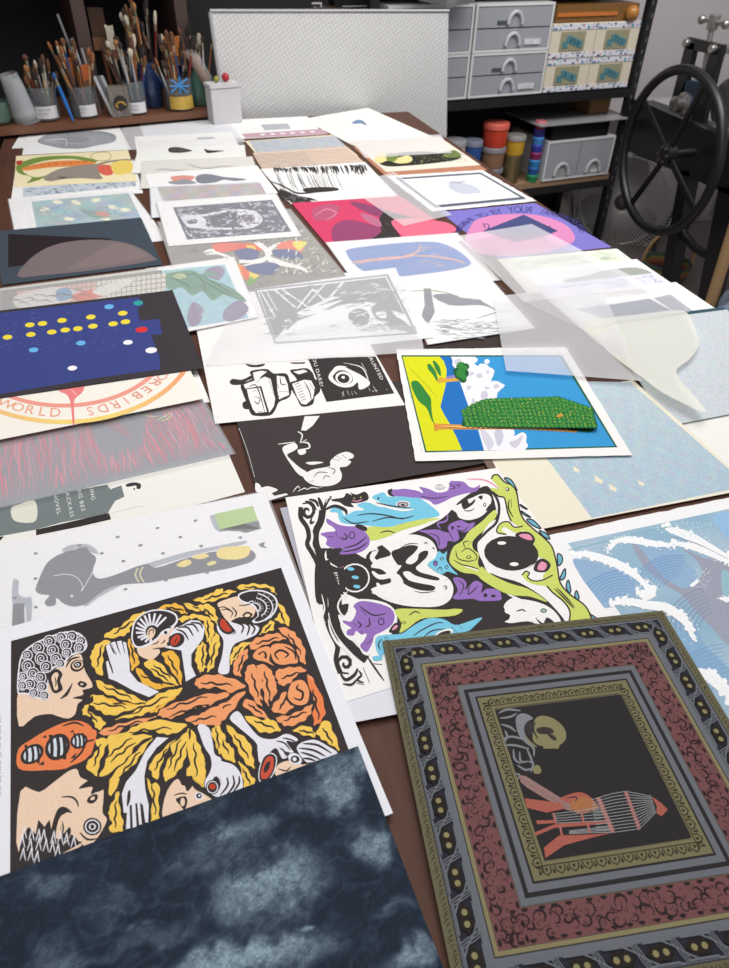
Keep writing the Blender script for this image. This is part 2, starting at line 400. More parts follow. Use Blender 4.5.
def brush(P, u, off, z, du, do, L, col, w_=.0035, head=(118, 84, 56), hw=.006, hl=.035, label=None, group=None, nm='paintbrush'):
    """one paintbrush standing in a jar: wooden handle, metal ferrule, bristles up"""
    a = P.pt(u, z, off); b = P.pt(u+du, z+L, off+do); d = (b-a).normalized(); o = thing(nm, label, 'brush', a, group)
    bm = bmesh.new(); tube(bm, [a, a+d*L*.4, a+d*(L-hl-.02)], [w_*.5, w_, w_*.8], 7); bm_obj('handle', bm, mat('brush_paint_%d_%d_%d' % col, col, .35), o, True)
    bm = bmesh.new(); tube(bm, [a+d*(L-hl-.021), a+d*(L-hl+.002)], [w_*.85, hw*.75], 8); bm_obj('ferrule', bm, mat('ferrule_metal', (170, 160, 140), .3, .9), o, True)
    bm = bmesh.new(); tube(bm, [a+d*(L-hl), a+d*(L-hl*.5), a+d*(L-.003), a+d*L], [hw*.75, hw*1.15, hw*.7, .0008], 8); bm_obj('bristles', bm, mat('bristle_%d_%d_%d' % head, head, .9, noise=.2, nscale=90), o, True)
    return o
def jar(label, u, off, r, h, wall_m, cat='jar', label_plate=None, content=None, nm='glass_jar'):
    c = BP.pt(u, LZ, off); o = thing(nm, label, cat, c)
    bm = bmesh.new(); lathe(bm, c, [(r*.9, .001), (r, .006), (r, h*.86), (r*.93, h*.9), (r*.95, h), (r*.89, h), (r*.87, h*.9), (r*.93, h*.85), (r*.93, .006), (.001, .006)], 28, cap=False)
    bm_obj('glass', bm, wall_m, o, True)
    bm = bmesh.new(); lathe(bm, c+Vector((0, 0, h*.9)), [(r*.95, 0), (r*1.02, .002), (r*1.02, .006), (r*.95, .008)], 28, cap=False); bm_obj('rim', bm, wall_m, o, True)
    if content:
        bm = bmesh.new(); lathe(bm, c, [(r*.88, .007), (r*.88, h*content[1]), (.001, h*content[1])], 24); bm_obj('paint_residue', bm, mat('residue_%d_%d_%d' % content[0], content[0], .5, noise=.3, nscale=40), o, True)
    if label_plate:
        z0, z1, a0, a1, tx = label_plate; vs = []; n = 14
        for k in range(n+1):
            t = math.radians(a0+(a1-a0)*k/n)
            for z in (z0, z1): p = c+BP.u*math.sin(t)*r*1.01-BP.b*math.cos(t)*r*1.01; vs.append(Vector((p.x, p.y, LZ+z))-c)
        mesh('paper_label', vs, [(2*k, 2*k+2, 2*k+3, 2*k+1) for k in range(n)], labelm, o)
        for row, s_ in enumerate(tx):
            text_obj('label_writing', s_, txtm, frame_m(BP, u-r*.62, LZ+z1-.012-.011*row, off-r*1.06), .009, o)
    return o
# jars left to right
jar('glass jar of brushes with a white handwritten label, nearest the clear plastic cups', .17, .06, .046, .105, glassm, label_plate=(.012, .05, -48, 48, ('Pens Small', 'Brushes')))
jar('glass jar of brushes with white label standing behind the blue-handled brush', .30, .055, .045, .1, glassm, label_plate=(.01, .045, -30, 50, ('Mixed', 'Flats')))
jar('glass jar of brushes with white handwritten label right of the small clear box', .475, .045, .043, .105, glassm, label_plate=(.008, .042, -45, 45, ('Brushes', 'Medium')), content=((80, 30, 42), .45))
jar('dark blue tinted jar of long brushes behind the labelled jars', .555, .12, .040, .15, mat('blue_jar_glass', (42, 62, 104), .12, spec=.7, alpha=.75))
jar('squat wide jar with a yellow label and blue painted marks', .64, .05, .052, .105, glassm, label_plate=(.008, .05, -55, 55, ('',)), content=((120, 96, 40), .5))
bpy.data.objects['paper_label.003'].data.materials[0] = mat('yellow_label', (196, 160, 70), .6, noise=.3, nscale=60)
bm = bmesh.new()
for a, b in (((.60, 1.005), (.665, 1.045)), ((.605, 1.045), (.66, 1.0)), ((.632, .998), (.636, 1.052)), ((.60, 1.024), (.668, 1.02))):
    tube(bm, [BP.pt(a[0], a[1], -.006), BP.pt(b[0], b[1], -.006)], .003, 6)
bm_obj('blue_paint_mark', bm, mat('bright_blue_paint', (52, 136, 200), .5), bpy.data.objects['glass_jar.004'])
jar('green-grey glass jar at the right end of the brush ledge', .725, .085, .040, .12, mat('green_jar_glass', (70, 110, 96), .1, spec=.7, alpha=.5), content=((90, 80, 60), .3))
rnd = random.Random(3)
SP = [(.17, .06, .036, 17, .13, .20), (.30, .055, .036, 16, .16, .24), (.475, .045, .034, 18, .17, .24), (.555, .12, .03, 16, .24, .34), (.64, .05, .040, 20, .15, .25), (.725, .085, .032, 14, .18, .26)]
where = ['the leftmost labelled jar', 'the jar behind the blue-handled brush', 'the jar right of the small clear box', 'the dark blue jar', 'the yellow-labelled jar', 'the green-grey jar']
for k, (u, off, r, n, l0, l1) in enumerate(SP):
    for i in range(n):
        a = rnd.uniform(0, 6.28); rr = r*math.sqrt(rnd.random())*.8; L = rnd.uniform(l0, l1)
        col = rnd.choice(bcols); head = rnd.choice([(138, 84, 46), (90, 60, 42), (60, 44, 38), (150, 104, 64), (34, 28, 28), (104, 66, 40), (40, 32, 30), (190, 180, 160)])
        brush(BP, u+rr*math.cos(a), off+rr*math.sin(a)*.8, LZ+.01, rr*math.cos(a)*1.6+rnd.uniform(-.035, .03)-.008, rr*math.sin(a)*.8, L, col, rnd.uniform(.0025, .0045), head, rnd.uniform(.004, .009), rnd.uniform(.02, .045),
              'one of the brushes standing bristles up in '+where[k], 'brushes in '+where[k])
brush(BP, .245, -.005, LZ+.003, -.028, .03, .15, (38, 104, 178), .007, (38, 90, 150), .006, .02, 'thick blue-handled brush leaning in front of the jars')
for i, (u, du, L, c_, lb) in enumerate([(.34, -.055, .30, (150, 152, 156), 'long grey metal rod rising highest from the brush jars'), (.345, -.03, .23, (210, 214, 220), 'pale silver rod beside the long grey rod'), (.36, -.02, .2, (196, 196, 198), 'short white rod behind the fan of bristles')]):
    a = BP.pt(u, LZ, .11); b = BP.pt(u+du, LZ+L, .12); bm = bmesh.new(); tube(bm, [a, b], .0045, 8)
    tag(bm_obj('metal_rod', bm, mat('rod_%d' % i, c_, .3, .6), None, True), lb, 'rod')
for i, (u, c_) in enumerate([(.375, (205, 205, 208)), (.389, (120, 120, 124)), (.40, (188, 188, 190))]):
    bm = bmesh.new(); a = BP.pt(u+.012, LZ+.001, .02); b = BP.pt(u-.022, LZ+.125, .05); d = (b-a); box(bm, (a+b)/2, BP.u, d.normalized(), BP.u.cross(d.normalized()), .0055, d.length/2, .002)
    tag(bm_obj('steel_ruler', bm, mat('steel_%d' % i, c_, .3, .7)), ['pale steel ruler leftmost of the three leaning beside the small clear box', 'darker grey steel ruler in the middle of the three leaning ones', 'pale steel ruler touching the small clear box'][i], 'ruler')
# wide brushes standing at the back
for u, off, L, w2, c_, h_, lb in [(.43, .24, .30, .028, (120, 72, 44), (74, 52, 40), 'very wide long-bristled brush standing at the back of the ledge'), (.46, .2, .25, .014, (190, 180, 160), (206, 196, 176), 'cream-bristled brush beside the very wide one'), (.66, .13, .22, .03, (176, 104, 52), (190, 116, 56), 'wide orange-brown flat brush above the yellow-labelled jar'), (.285, .1, .17, .026, (176, 96, 44), (196, 112, 52), 'orange flat brush at the left among the jars'), (.335, .07, .155, .02, (150, 80, 44), (180, 92, 50), 'rusty orange flat brush behind the second labelled jar')]:
    o = thing('flat_brush', lb, 'brush', BP.pt(u, LZ, off))
    bm = bmesh.new(); tube(bm, [BP.pt(u+.01, LZ, off), BP.pt(u, LZ+L*.6, off)], .006, 8); bm_obj('handle', bm, mat('flat_h_%d' % int(u*1000), c_, .5), o, True)
    bm = bmesh.new(); pbox(bm, BP, u-w2, u+w2, off-.005, off+.005, LZ+L*.58, LZ+L*.72); bm_obj('ferrule', bm, mat('copper_ferrule', (150, 110, 84), .35, .7), o)
    bm = bmesh.new(); pbox(bm, BP, u-w2*.95, u+w2*.95, off-.007, off+.007, LZ+L*.72, LZ+L); bmesh.ops.subdivide_edges(bm, edges=bm.edges[:], cuts=3)
    for v in bm.verts:
        if v.co.z > LZ+L*.9: v.co.z += rnd.uniform(-.008, .006)
    bm_obj('bristles', bm, mat('flat_b_%d' % int(u*1000), h_, .9, noise=.3, nscale=120), o)
# long clear wand of bristles at right
o = thing('plastic_tube_brush', 'soft brush in a clear curved sleeve fanning out at the right of the jars', 'brush', BP.pt(.73, LZ, .05))
bm = bmesh.new(); tube(bm, [BP.pt(.76, LZ+.02, .05), BP.pt(.745, LZ+.09, .05), BP.pt(.715, LZ+.15, .06), BP.pt(.69, LZ+.175, .06)], [.006, .018, .02, .008], 10); bm_obj('bristles', bm, mat('brown_bristle_soft', (128, 92, 66), .7, noise=.4, nscale=80, stretch=(1, 1, 9)), o, True)
bm = bmesh.new(); tube(bm, [BP.pt(.762, LZ+.02, .045), BP.pt(.75, LZ+.095, .045), BP.pt(.715, LZ+.16, .055), BP.pt(.685, LZ+.18, .055)], [.009, .023, .025, .012], 12); bm_obj('sleeve', bm, clear, o, True)
# stacked clear cups, lying slightly askew
for i in range(3):
    a = BP.pt(.105-.004*i, LZ+.002+.012*i, -.0+.045); ax = (BP.u*-.14+Vector((0, 0, 1))).normalized(); bm = bmesh.new()
    lathe(bm, a, [(.044, 0), (.0445, .005), (.040, .012), (.039, .02), (.029, .125), (.0285, .125), (.038, .02)], 26, ax, cap=(i == 0))
    tag(bm_obj('plastic_cup', bm, clear, None, True), ['clear plastic cup upside down, lowest of the stack at the left of the ledge', 'clear plastic cup upside down, middle of the stack at the left of the ledge', 'clear plastic cup upside down, topmost of the stack at the left of the ledge'][i], 'cup')
o = thing('glass_bowl', 'green-tinted glass vessel at the far left edge of the ledge', 'glass', BP.pt(.01, LZ, .06)); bm = bmesh.new()
lathe(bm, BP.pt(.01, LZ, .06), [(.03, 0), (.045, .01), (.05, .03), (.048, .07), (.045, .07), (.044, .012), (.001, .008)], 24, cap=False); bm_obj('bowl', bm, mat('green_glass', (96, 130, 116), .08, alpha=.45), o, True)
# small clear box with a dark emblem
o = thing('clear_box', 'small clear plastic box with a dark and gold emblem on the brush ledge', 'box', BP.pt(.42, LZ, .03)); u0, z0 = BP.uz(99, 118); u1, z1 = BP.uz(116, 90)
bm = bmesh.new(); pbox(bm, BP, .382, .45, .0, .03, LZ, LZ+.098); bm_obj('box_shell', bm, mat('smoky_plastic', (150, 140, 132), .2, alpha=.45), o, bevel=.002)
bm = bmesh.new(); lathe(bm, BP.pt(.416, LZ+.045, -.0015), [(.024, 0), (.024, .001)], 20, -BP.b); bm_obj('emblem', bm, mat('emblem_black', (30, 26, 24), .4), o)
bm = bmesh.new()
for k in range(7):
    t = k/6*math.pi; tube(bm, [BP.pt(.416+.019*math.cos(t), LZ+.04+.012*math.sin(t), -.004), BP.pt(.416+.012*math.cos(t+.6), LZ+.036+.012*math.sin(t+.4), -.004)], .0022, 5)
bm_obj('emblem_gold', bm, mat('gold_ink', (196, 160, 70), .4, .3), o)
# white tub with fruit-like corks beside the panel
bx = thing('white_box', 'white box between the brush jars and the bubble-wrapped panel', 'box', BP.pt(.76, TZ, -.04))
bm = bmesh.new(); pbox(bm, BP, .725, .835, -.078, -.006, TZ+.001, TZ+.118); bm_obj('box_body', bm, mat('white_card', (206, 204, 206), .5), bx, bevel=.002)
bm = bmesh.new(); pbox(bm, BP, .722, .838, -.081, -.003, TZ+.118, TZ+.130); bm_obj('lid', bm, mat('white_card', (206, 204, 206), .5), bx, bevel=.002)
for u, off, r, c_, lb in [(.80, -.03, .014, (176, 40, 52), 'small red ball lying on the white box'), (.765, -.03, .010, (150, 150, 60), 'small yellow-green ball lying on the white box')]:
    bm = bmesh.new(); bmesh.ops.create_uvsphere(bm, u_segments=16, v_segments=10, radius=r); bmesh.ops.translate(bm, verts=bm.verts[:], vec=BP.pt(u, TZ+.1305+r, off)); tag(bm_obj('ball', bm, mat('ball_%d' % int(u*1000), c_, .5), None, True), lb, 'ball')

# ---------------------------------------------------------------- bubble-wrapped panel standing on the floor behind the table
PP = VPlane(Vector((.9, 3.03, 0)), 4.0, -.02)
def bubble_mat():
    m = bpy.data.materials.new('bubble_wrap'); m.use_nodes = True; N = m.node_tree.nodes; L = m.node_tree.links; b = N['Principled BSDF']
    tc = N.new('ShaderNodeTexCoord'); v = N.new('ShaderNodeTexVoronoi'); v.inputs['Scale'].default_value = 78; v.inputs['Randomness'].default_value = .12
    mp = N.new('ShaderNodeMapping'); mp.inputs['Scale'].default_value = (1, .02, .9); mp.inputs['Rotation'].default_value = (0, math.radians(28), 0)
    L.new(tc.outputs['Object'], mp.inputs[0]); L.new(mp.outputs[0], v.inputs['Vector'])
    cr = N.new('ShaderNodeValToRGB'); cr.color_ramp.elements[0].position = .12; cr.color_ramp.elements[0].color = srgb(222, 222, 220); cr.color_ramp.elements[1].position = .6; cr.color_ramp.elements[1].color = srgb(196, 196, 196)
    L.new(v.outputs['Distance'], cr.inputs[0]); L.new(cr.outputs[0], b.inputs['Base Color'])
    bp = N.new('ShaderNodeBump'); bp.invert = True; bp.inputs['Strength'].default_value = .4; bp.inputs['Distance'].default_value = .003; L.new(v.outputs['Distance'], bp.inputs['Height']); L.new(bp.outputs[0], b.inputs['Normal'])
    b.inputs['Roughness'].default_value = .3; return m
pn = thing('wrapped_panel', 'large flat panel wrapped in bubble wrap standing behind the table', 'wrapped panel', PP.pt(0, 0))
tl, tr, br, bl = PP.at(210, 12), PP.at(449, 12), PP.at(447, 135), PP.at(225, 118)
Lb = bl+(bl-tl)*((bl.z-.0)/(tl.z-bl.z)); Rb = br+(br-tr)*((br.z)/(tr.z-br.z)); Lb.z = Rb.z = .002
back = PP.b*.03; bm = bmesh.new(); fv = [bm.verts.new(p) for p in (tl, tr, Rb, Lb)]; bv = [bm.verts.new(p+back) for p in (tl, tr, Rb, Lb)]
bm.faces.new(fv); bm.faces.new(bv[::-1])
for i in range(4): bm.faces.new((fv[i], fv[(i+1) % 4], bv[(i+1) % 4], bv[i]))
bm_obj('bubble_wrap', bm, bubble_mat(), pn, bevel=.004)
bm = bmesh.new(); tube(bm, [tl, Lb], .007, 8); tube(bm, [tl+Vector((0, 0, .004)), tr+Vector((0, 0, .004))], .005, 8); bm_obj('folded_edge', bm, mat('wrap_edge', (176, 176, 178), .3), pn, True)
for i, (a, b_) in enumerate((((.0, .0), (.0, 1.0)),)): pass

# ---------------------------------------------------------------- black steel shelving at the right
RP = VPlane((2.45, 3.486, 0), 6.7)
steel = mat('black_steel', (30, 29, 31), .45, spec=.5)
su = thing('shelving_unit', 'black slotted-steel shelving unit full of drawers and boxes', 'shelf', RP.pt(-.5, 0, .2))
UL = -1.42
for u in (.045, UL):
    for off in (0, .42):
        bm = bmesh.new(); pbox(bm, RP, u-.022, u+.018, off, off+.036, 0, 1.9); bm_obj('post', bm, steel, su)
for k in range(26):
    z = .2+k*.05; bm = bmesh.new(); box(bm, RP.pt(.043+(.005 if k % 2 else -.005), z, -.001), RP.u, RP.b, (0, 0, 1), .0035, .0015, .009)
    bm_obj('slot_hole', bm, mat('slot_grey', (92, 92, 98), .5), su)
for z, nm in ((.845, 'shelf_board'), (.405, 'shelf_board'), (.08, 'shelf_board'), (1.33, 'shelf_board')):
    bm = bmesh.new(); pbox(bm, RP, UL, .03, .0, .44, z-.045, z-.008); bm_obj('shelf_beam', bm, steel, su)
    bm = bmesh.new(); pbox(bm, RP, UL+.02, .02, .008, .44, z-.008, z if z != .405 else z+.02); bm_obj(nm, bm, mat('shelf_mdf', (150, 120, 92), .7) if z == .405 else steel, su)
bm = bmesh.new(); pbox(bm, RP, UL, .04, .45, .46, 0, 1.9); bm_obj('back_panel', bm, mat('dark_back', (40, 37, 38), .8), su)
# clear drawer towers
wp = mat('white_plastic', (214, 213, 214), .4); fro = mat('frosted_plastic', (182, 184, 192), .25, alpha=.6); hnd = mat('frosted_handle', (205, 206, 208), .3, alpha=.8)
stuffc = [(196, 190, 178), (120, 150, 120), (90, 110, 160), (206, 206, 210), (170, 140, 110), (70, 74, 80)]
def drawer_unit(label, u0, u1, z0, z1, rows=2, cols=1, parts=True):
    o = thing('drawer_unit', label, 'drawers', RP.pt((u0+u1)/2, z0, .15)); t = .010
    bm = bmesh.new(); pbox(bm, RP, u0, u1, 0, .34, z0, z0+t); pbox(bm, RP, u0, u1, 0, .34, z1-t, z1); pbox(bm, RP, u0, u0+t, 0, .34, z0+t, z1-t); pbox(bm, RP, u1-t, u1, 0, .34, z0+t, z1-t); pbox(bm, RP, u0, u1, .34, .345, z0, z1)
    bm_obj('frame', bm, wp, o)
    H = (z1-z0-2*t)/rows; Wd = (u1-u0-2*t)/cols
    for r in range(rows):
        for c in range(cols):
            a0, a1 = u0+t+c*Wd+.002, u0+t+(c+1)*Wd-.002; b0, b1 = z0+t+r*H+.002, z0+t+(r+1)*H-.003
            bm = bmesh.new(); pbox(bm, RP, a0, a1, .002, .006, b0, b1); pbox(bm, RP, a0, a1, .006, .32, b0, b0+.003); d = bm_obj('drawer', bm, fro, o); d.parent = o
            bm = bmesh.new(); uc = (a0+a1)/2; rr = min(.044, H*.44); arc_ = [RP.pt(uc+rr*math.cos(x), b0+.012+rr*1.3*math.sin(x), -.004) for x in [math.pi*k/10 for k in range(11)]]
            tube(bm, arc_, .008, 8); h = bm_obj('handle', bm, hnd, None, True); h.parent = d; h.location = -Vector(o.location)
            rn = random.Random(int(u0*1000+r*7+c)); bm = bmesh.new()
            for k in range(5):
                x = rn.uniform(a0+.04, a1-.04); box(bm, RP.pt(x, b0+.012+rn.uniform(0, .012), rn.uniform(.03, .2)), RP.u, RP.b, (0, 0, 1), rn.uniform(.02, .05), rn.uniform(.02, .05), rn.uniform(.006, .016))
            s_ = bm_obj('drawer_contents', bm, mat('contents_%d' % ((r*2+c+int(u0*10)) % 6), stuffc[(r*2+c+int(abs(u0)*10)) % 6], .7, noise=.4, nscale=30), None); s_.parent = d; s_.location = -Vector(o.location); s_['kind'] = 'stuff'
    return o
drawer_unit('white-framed clear two-drawer unit on the middle shelf beside the picture boxes', -.935, -.525, .848, 1.028)
drawer_unit('white-framed clear two-drawer unit stacked on top, beside the picture boxes', -.935, -.525, 1.030, 1.215)
drawer_unit('white-framed clear two-drawer unit on the middle shelf, half hidden by the wrapped panel', -1.36, -.945, .848, 1.028)
drawer_unit('white-framed clear two-drawer unit stacked on top, half hidden by the wrapped panel', -1.36, -.945, 1.030, 1.215)
# plastic bag behind the panel
bm = bmesh.new(); bmesh.ops.create_icosphere(bm, subdivisions=4, radius=1)
for v in bm.verts:
    n_ = math.sin(v.co.x*9+v.co.z*4)*.08+math.sin(v.co.y*11+v.co.z*7)*.07+rnd.uniform(-.03, .03); c = v.co*(1+n_); q = RP.pt(-1.14+c.x*.16, 1.295+c.z*.075, -.1+c.y*.09); v.co = q
tag(bm_obj('plastic_bag', bm, mat('bag_plastic', (196, 198, 202), .2, alpha=.75), None), 'crumpled clear plastic bag above the right corner of the wrapped panel', 'bag')
# patterned boxes with a picture window
def band_mat():
    m = bpy.data.materials.new('patterned_band'); m.use_nodes = True; N = m.node_tree.nodes; L = m.node_tree.links; b = N['Principled BSDF']; b.inputs['Roughness'].default_value = .6
    tc = N.new('ShaderNodeTexCoord'); v = N.new('ShaderNodeTexVoronoi'); v.inputs['Scale'].default_value = 62
    L.new(tc.outputs['Object'], v.inputs['Vector']); sx = N.new('ShaderNodeSeparateColor'); L.new(v.outputs['Color'], sx.inputs[0])
    cr = N.new('ShaderNodeValToRGB'); cr.color_ramp.interpolation = 'CONSTANT'; E_ = cr.color_ramp.elements; E_[0].position = 0; E_[0].color = srgb(38, 70, 140); E_[1].position = .3; E_[1].color = srgb(60, 140, 180)
    for p_, c_ in ((.5, (206, 96, 104)), (.62, (44, 60, 110)), (.78, (214, 214, 220))): e = E_.new(p_); e.color = srgb(*c_)
    L.new(sx.outputs[0], cr.inputs[0]); mx = N.new('ShaderNodeMix'); mx.data_type = 'RGBA'; gt = N.new('ShaderNodeMath'); gt.operation = 'GREATER_THAN'; gt.inputs[1].default_value = .42
    L.new(v.outputs['Distance'], gt.inputs[0]); L.new(gt.outputs[0], mx.inputs['Factor']); L.new(cr.outputs[0], mx.inputs['A']); mx.inputs['B'].default_value = srgb(214, 214, 220); L.new(mx.outputs['Result'], b.inputs['Base Color']); return m
BAND = band_mat()
def picture_box(label, u0, u1, z0, z1, seed):
    o = thing('picture_box', label, 'box', RP.pt((u0+u1)/2, z0, .1), 'cream patterned boxes on the shelf')
    bm = bmesh.new(); pbox(bm, RP, u0, u1, .004, .22, z0, z1); bm_obj('box_body', bm, mat('cream_card', (214, 204, 184), .6), o, bevel=.002)
    w_, h = u1-u0, z1-z0; rn = random.Random(seed)
    bm = bmesh.new(); pbox(bm, RP, u0+w_*.22, u0+w_*.76, .000, .004, z0+h*.22, z0+h*.77); p = bm_obj('picture', bm, mat('picture_%d' % seed, (150, 146, 118), .6, noise=.25, nscale=60), o)
    bm = bmesh.new()
    for k in range(5): x = u0+w_*(.33+.08*k); box(bm, RP.pt(x, z0+h*(.40+.05*((k*7)%4)), -.001), RP.u, RP.b, (0, 0, 1), w_*.06, .001, h*.1)
    q = bm_obj('picture_shape', bm, mat('teal_print', (76, 128, 138), .6, noise=.3, nscale=70), None); q.parent = p; q.location = -Vector(o.location)
    for zz in (z0+h*.08, z0+h*.90):
        bm = bmesh.new(); pbox(bm, RP, u0+.003, u1-.003, .001, .004, zz-h*.075, zz+h*.075); bm_obj('border_band', bm, BAND, o)
L4 = ['cream patterned box with picture, upper left of the four beside the drawers', 'cream patterned box with picture, upper right of the four next to the steel post', 'cream patterned box with picture, lower left of the four beside the drawers', 'cream patterned box with picture, lower right of the four next to the steel post']
k = 0
for z0, z1 in ((.990, 1.130), (.848, .988)):
    for u0, u1 in ((-.518, -.262), (-.260, -.002)): picture_box(L4[k], u0, u1, z0, z1, k+1); k += 1
o = thing('wooden_tray', 'gold-brown box lying on top of the patterned boxes', 'box', RP.pt(-.26, 1.131, .1)); bm = bmesh.new(); pbox(bm, RP, -.5, -.02, .02, .2, 1.131, 1.20); bm_obj('box_body', bm, mat('brown_gold', (120, 84, 40), .5, noise=.3), o, bevel=.003)
bm = bmesh.new(); pbox(bm, RP, -.49, -.15, .014, .02, 1.155, 1.17); bm_obj('stripe', bm, mat('orange_stripe', (190, 110, 50), .5), o)
bm = bmesh.new(); bmesh.ops.create_uvsphere(bm, u_segments=16, v_segments=10, radius=.032); bmesh.ops.translate(bm, verts=bm.verts[:], vec=RP.pt(-.075, 1.164, -.0)); tag(bm_obj('amber_knob', bm, mat('amber', (176, 120, 56), .25), None, True), 'round amber-coloured ball in front of the gold-brown box', 'ball')
# tubs and pots in the lower bay
ZL = .426
def tub(label, px, r, z0, z1, col, lid, nm='ink_tub', lidh=.25, off=.06):
    u, _ = RP.uz(px, 150); o = thing(nm, label, 'tub', RP.pt(u, z0, off)); c = RP.pt(u, z0, off); h = z1-z0
    bm = bmesh.new(); lathe(bm, c, [(r*.93, 0), (r*.95, .004), (r, h*(1-lidh)), (r*.9, h*(1-lidh))], 28); bm_obj('tub_body', bm, mat('tub_%d_%d_%d' % col, col, .4), o, True)
    bm = bmesh.new(); lathe(bm, c+Vector((0, 0, h*(1-lidh))), [(r*1.06, 0), (r*1.06, h*lidh*.8), (r*1.0, h*lidh), (r*.85, h*lidh)], 28); bm_obj('lid', bm, mat('lid_%d_%d_%d' % lid, lid, .35), o, True); return o
tub('cream tub with grey lid, upper of two nearest the wrapped panel', 461, .052, .56, .66, (206, 200, 182), (158, 158, 164))
tub('pale tub with grey lid, lower of two nearest the wrapped panel', 461, .052, ZL, .558, (190, 188, 182), (150, 150, 158))
tub('blue ink tub with grey-blue lid left of the red tub', 479, .046, .55, .65, (46, 84, 150), (128, 132, 150))
tub('grey-mauve tub beneath the blue ink tub', 479, .046, ZL, .548, (110, 100, 120), (120, 118, 140))
tub('large red ink tub with coral lid', 500, .062, .615, .722, (206, 66, 44), (214, 100, 84))
tub('brown tub with grey lid under the red ink tub', 500, .060, .515, .613, (146, 110, 84), (134, 128, 134))
tub('dark tub with grey lid, lowest below the red ink tub', 500, .060, ZL, .513, (70, 62, 66), (120, 118, 128))
tub('yellow ink tub with grey lid standing on a gold tin', 521, .050, .566, .655, (206, 160, 50), (150, 146, 140))
o = thing('gold_tin', 'tall gold metal tin under the yellow ink tub', 'tin', RP.pt(RP.uz(520, 150)[0], ZL, .06)); bm = bmesh.new(); lathe(bm, o.location, [(.046, 0), (.047, .004), (.047, .136), (.044, .138)], 28); bm_obj('tin_body', bm, mat('gold_metal', (170, 150, 110), .28, .85), o, True)
zz = ZL
for i, (c_, nm_) in enumerate([((36, 130, 84), 'green'), ((34, 84, 150), 'dark blue'), ((46, 120, 176), 'light blue'), ((130, 40, 90), 'magenta'), ((50, 60, 150), 'indigo'), ((70, 130, 190), 'sky blue'), ((50, 50, 130), 'violet blue'), ((176, 50, 60), 'red')]):
    tub(nm_+' little paint pot in the rainbow stack beside the white drawers', 540, .028, zz, zz+.036, c_, tuple(min(255, int(v*1.15)) for v in c_) if i < 7 else (206, 120, 126), 'paint_pot', .3, .03); zz += .0365
# low white drawer box with two compartments, grey tray on top
drawer_unit('low white two-compartment drawer box on the lower shelf', -.43, .0, ZL, .62, 1, 2)
bm = bmesh.new(); pbox(bm, RP, -.52, .03, -.03, .3, .70, .708); tag(bm_obj('grey_tray', bm, mat('grey_tray', (150, 148, 150), .35), bevel=.003), 'flat grey tray resting above the low white drawer box', 'tray')
o = thing('black_case', 'black case between the low drawer box and the grey tray', 'case', RP.pt(-.3, .62, .1)); bm = bmesh.new(); pbox(bm, RP, -.41, -.05, .01, .3, .621, .70); bm_obj('case_body', bm, mat('case_black', (24, 22, 24), .5), o, bevel=.004)
bm = bmesh.new(); pbox(bm, RP, -.13, .0, .1, .3, .71, .79); tag(bm_obj('cardboard_box', bm, mat('cardboard', (150, 116, 74), .8), bevel=.002), 'small brown cardboard box on the grey tray beside the steel post', 'box')
# upper dark boxes behind the panel
for u0, u1, z0, z1, wl, tx in [(-1.80, -1.40, 1.33, 1.62, None, None)]: pass
UP_ = VPlane(PP.pt(0, 0, .45), 4.0)
sh = thing('shelf', 'dark shelf seen just over the top edge of the wrapped panel', 'shelf', UP_.pt(0, 1.1)); bm = bmesh.new(); u0, z0 = UP_.uz(232, 13); u1, _ = UP_.uz(398, 12)
pbox(bm, UP_, u0, u1, .0, .3, 1.13, z0+.012); bm_obj('shelf_board', bm, mat('dark_wood_shelf', (66, 50, 40), .6), sh)
for lb, a, b_, lw in [('black box with a white framed MAGNUM label behind the panel', 296, 330, (304, 323)), ('long black box with a white and red label behind the panel', 336, 396, (344, 385))]:
    ua, _ = UP_.uz(a, 5); ub, _ = UP_.uz(b_, 5); la, _ = UP_.uz(lw[0], 5); lb_, _ = UP_.uz(lw[1], 5); zt = UP_.uz(310, -8)[1]; zb = z0+.012
    o = thing('black_box', lb, 'box', UP_.pt((ua+ub)/2, zb, .1)); bm = bmesh.new(); pbox(bm, UP_, ua, ub, .02, .25, zb, zt); bm_obj('box_body', bm, mat('box_black', (28, 26, 28), .5), o, bevel=.002)
    zl = UP_.uz(310, 3 if a < 330 else 7)[1]; zc = UP_.uz(310, 12)[1]
    bm = bmesh.new(); pbox(bm, UP_, la, lb_, .016, .02, zb, zl); bm_obj('label', bm, mat('box_label_white', (206, 204, 204), .5), o)
    bm = bmesh.new(); pbox(bm, UP_, la+.006, lb_-.006, .0145, .0162, zb, zl-.006); bm_obj('label_field', bm, mat('box_label_dark', (48, 44, 48), .5), o)
    if a < 330: text_obj('label_writing', 'MAGNUM', mat('box_label_white', (206, 204, 204), .5), frame_m(UP_, la+.010, zl-.030, .0135), .0215, o)
    else:
        bm = bmesh.new(); pbox(bm, UP_, lb_-.03, lb_-.012, .012, .0145, zb, zl-.01); bm_obj('red_mark', bm, mat('red_mark', (176, 40, 40), .5), o)

